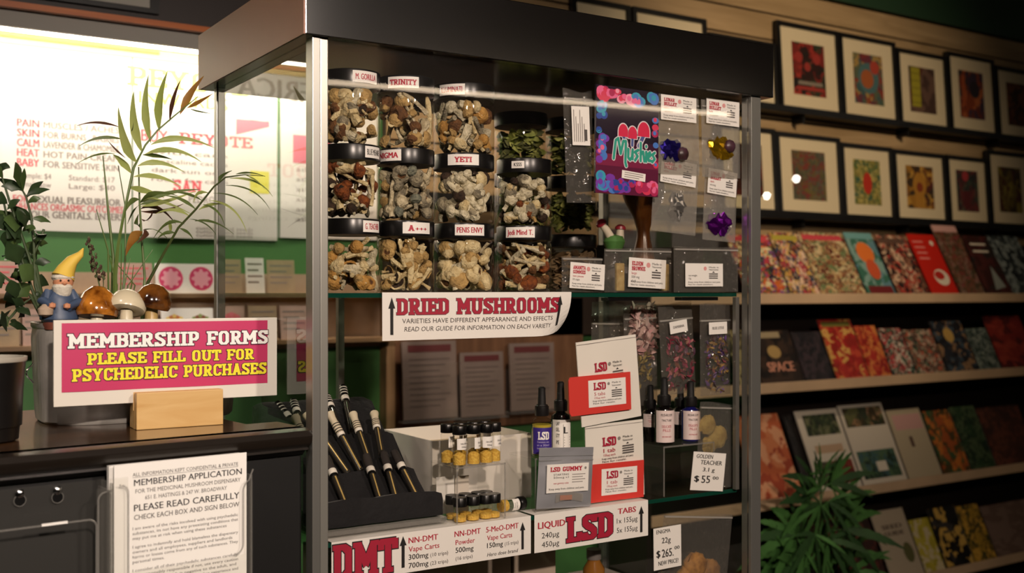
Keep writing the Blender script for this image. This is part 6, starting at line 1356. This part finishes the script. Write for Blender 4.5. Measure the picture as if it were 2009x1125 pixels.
r2 = [(1490, 1576, 818, ('#b85c34', '#c8784c', '#a04428', '#d89a70'), 'orange covered book nearest the cabinet on the third shelf', 3, None, 0), (1584, 1606, 815, ('#1a1614', '#2c2624'), 'thin black book between the orange and the white book', 3, None, .02),
      (1610, 1693, 808, ('#d0c4b0',), 'white book with two photo strips partly behind the hemp plant', 3, d_photo, 0), (1697, 1782, 797, ('#d0c4b0',), 'white book with green cover photos in the middle of the third shelf', 3, d_photo2, 0), (1786, 1850, 806, ('#b8a88a',), 'beige book with a pink band beside the white books', 3, d_beige, .004),
      (1855, 1906, 808, ('#c8742c', '#4c3c1c', '#a85424', '#3c5430'), 'orange and green book on the third shelf', 4, None, 0), (1909, 1956, 800, ('#2c4428', '#1c2c1c', '#4c5c3c'), 'dark green book on the third shelf', 5, None, 0), (1959, 2040, 802, ('#4c2c20', '#6a3c2c', '#3c241c'), 'brown book at the far end of the third shelf', 5, None, 0)]
for a, b, c, cols, l, s, d, dy in r2: mag(a, b, c, 2, 24, cols, l, s, d, dy, 'book')
def d_letters(m, w, h):
    m.text('SEED', w*.5, h*.72, h*.06, pbr('cover_letters', '#4a3c30', .5), w=w*.6, bold=.04); m.text('GUIDE', w*.5, h*.62, h*.06, pbr('cover_letters', '#4a3c30', .5), w=w*.6, bold=.04); m.disc(w*.75, h*.35, w*.15, pbr('cover_moss', '#5c5a34', .5), 0, 12, h*.15)
r3 = [(1660, 1745, 1020, ('#3c2420', '#5c3028', '#2c1c18'), 'dark maroon book behind the hemp plant on the lowest shelf', 3, None), (1752, 1815, 1006, ('#b0a088',), 'tall beige book with two lines of dark letters on the lowest shelf', 3, d_letters), (1819, 1856, 1022, ('#b8a83c', '#c8b890', '#a89a30'), 'yellow and cream book beside the tall beige one', 3, None), (1862, 1912, 1000, ('#14120f', '#c8a04c', '#201c1a', '#3c3834'), 'black book with a yellow patch on the lowest shelf', 3, None), (1915, 1956, 995, ('#a8842c', '#6a5420', '#3c3c1c', '#c89a3c'), 'yellow brown book on the lowest shelf', 4, None), (1960, 2050, 995, ('#6a5448', '#7a6458'), 'dim pinkish grey book at the far end of the lowest shelf', 3, None), (1560, 1650, 1015, ('#2c2018', '#4a2c20', '#1c1410'), 'dark brown book deep behind the hemp leaves', 3, None)]
for a, b, c, cols, l, s, d in r3: mag(a, b, c, 3, 24, cols, l, s, d, 0, 'book')
# ------------------------------------------------------------------ hemp plant
HY = .95; hb = at(1600, 1125, 'y', HY); hb = Vector((hb.x, HY, 0))
hemp = thing('hemp_plant', 'green hemp plant with narrow fingered leaves standing before the bookshelf', 'plant', hb)
HG = pbr('hemp_green', '#3e6630', .5, var=.25, vscale=10); HG2 = pbr('hemp_dark_green', '#2a4623', .5, var=.2, vscale=10)
m = MB(); m.lathe([(.10, 0), (.105, .005), (.14, .24), (.135, .24), (.12, .21), (0, .21)], pbr('terracotta', '#8a4a2c', .7), 32); m.build('pot', hemp)
top = at(1612, 925, 'y', HY)-hb
m = MB(); m.tube([(0, 0, .2), (top.x*.3, .0, top.z*.5), (top.x, 0, top.z)], [.008, .006, .003], pbr('hemp_stem', '#4a5c30', .6), 8); m.build('stem', hemp)
rh = random.Random(9)
def hleaf(px, py, ang, L_, nf, dy, base=None):
    o = at(px, py, 'y', HY+dy)-hb; m = MB()
    s0 = Vector((top.x*min(1, o.z/top.z), 0, max(.25, o.z-.03)))
    m.tube([s0, (s0+o)/2+Vector((0, 0, .01)), o], .0016, HG, 5)
    for k in range(nf):
        f = (k-(nf-1)/2)/((nf-1)/2); a = math.radians(ang+f*82); l = L_*(1-.45*abs(f)**1.5)
        d = Vector((math.cos(a), rh.uniform(-.35, .15), math.sin(a))); c = o+d*l+Vector((0, 0, -.12*l)); b = o+d*l*.5+Vector((0, 0, .06*l))
        # saw-toothed blade
        row = []; n = 12
        for i in range(n+1):
            u = i/n; p = o*(1-u)**2+b*2*u*(1-u)+c*u*u; dd = ((b-o)*(1-u)+(c-b)*u).normalized(); s = dd.cross(Vector((.3, -.9, .2))).normalized()
            hw = l*.075*(math.sin(math.pi*min(1, u**.8))**.8)*(1 if i % 2 else .78)
            row.append((p-s*hw, p, p+s*hw))
        m.add([q for r_ in row for q in r_], [(i*3+j, i*3+j+1, (i+1)*3+j+1, (i+1)*3+j) for i in range(n) for j in (0, 1)], HG if rh.random() < .6 else HG2, True)
    m.build('leaf', hemp)
for px, py, ang, L_, nf, dy in ((1612, 930, 90, .10, 7, 0), (1600, 950, 160, .16, 7, .02), (1630, 950, 15, .16, 7, -.02), (1608, 960, 120, .12, 7, -.05), (1622, 955, 60, .13, 7, .05), (1590, 985, 195, .19, 7, 0), (1640, 985, -15, .17, 7, 0), (1610, 990, 230, .15, 7, -.06), (1625, 985, -60, .14, 7, -.05),
    (1570, 1035, 175, .20, 7, .02), (1560, 1050, 215, .22, 9, -.05), (1650, 1040, -40, .22, 7, -.05), (1645, 1030, 10, .20, 7, .04), (1600, 1050, 250, .18, 7, -.08), (1625, 1060, -70, .18, 7, -.07), (1545, 1085, 190, .20, 9, 0), (1580, 1090, 240, .2, 9, -.06), (1650, 1090, -30, .2, 7, .02), (1610, 1110, 90, .18, 9, .0), (1570, 1120, 150, .18, 9, -.04), (1660, 1130, 30, .16, 7, -.03), (1530, 1140, 170, .18, 7, .03)):
    hleaf(px, py, ang, L_*1.15, nf, dy)
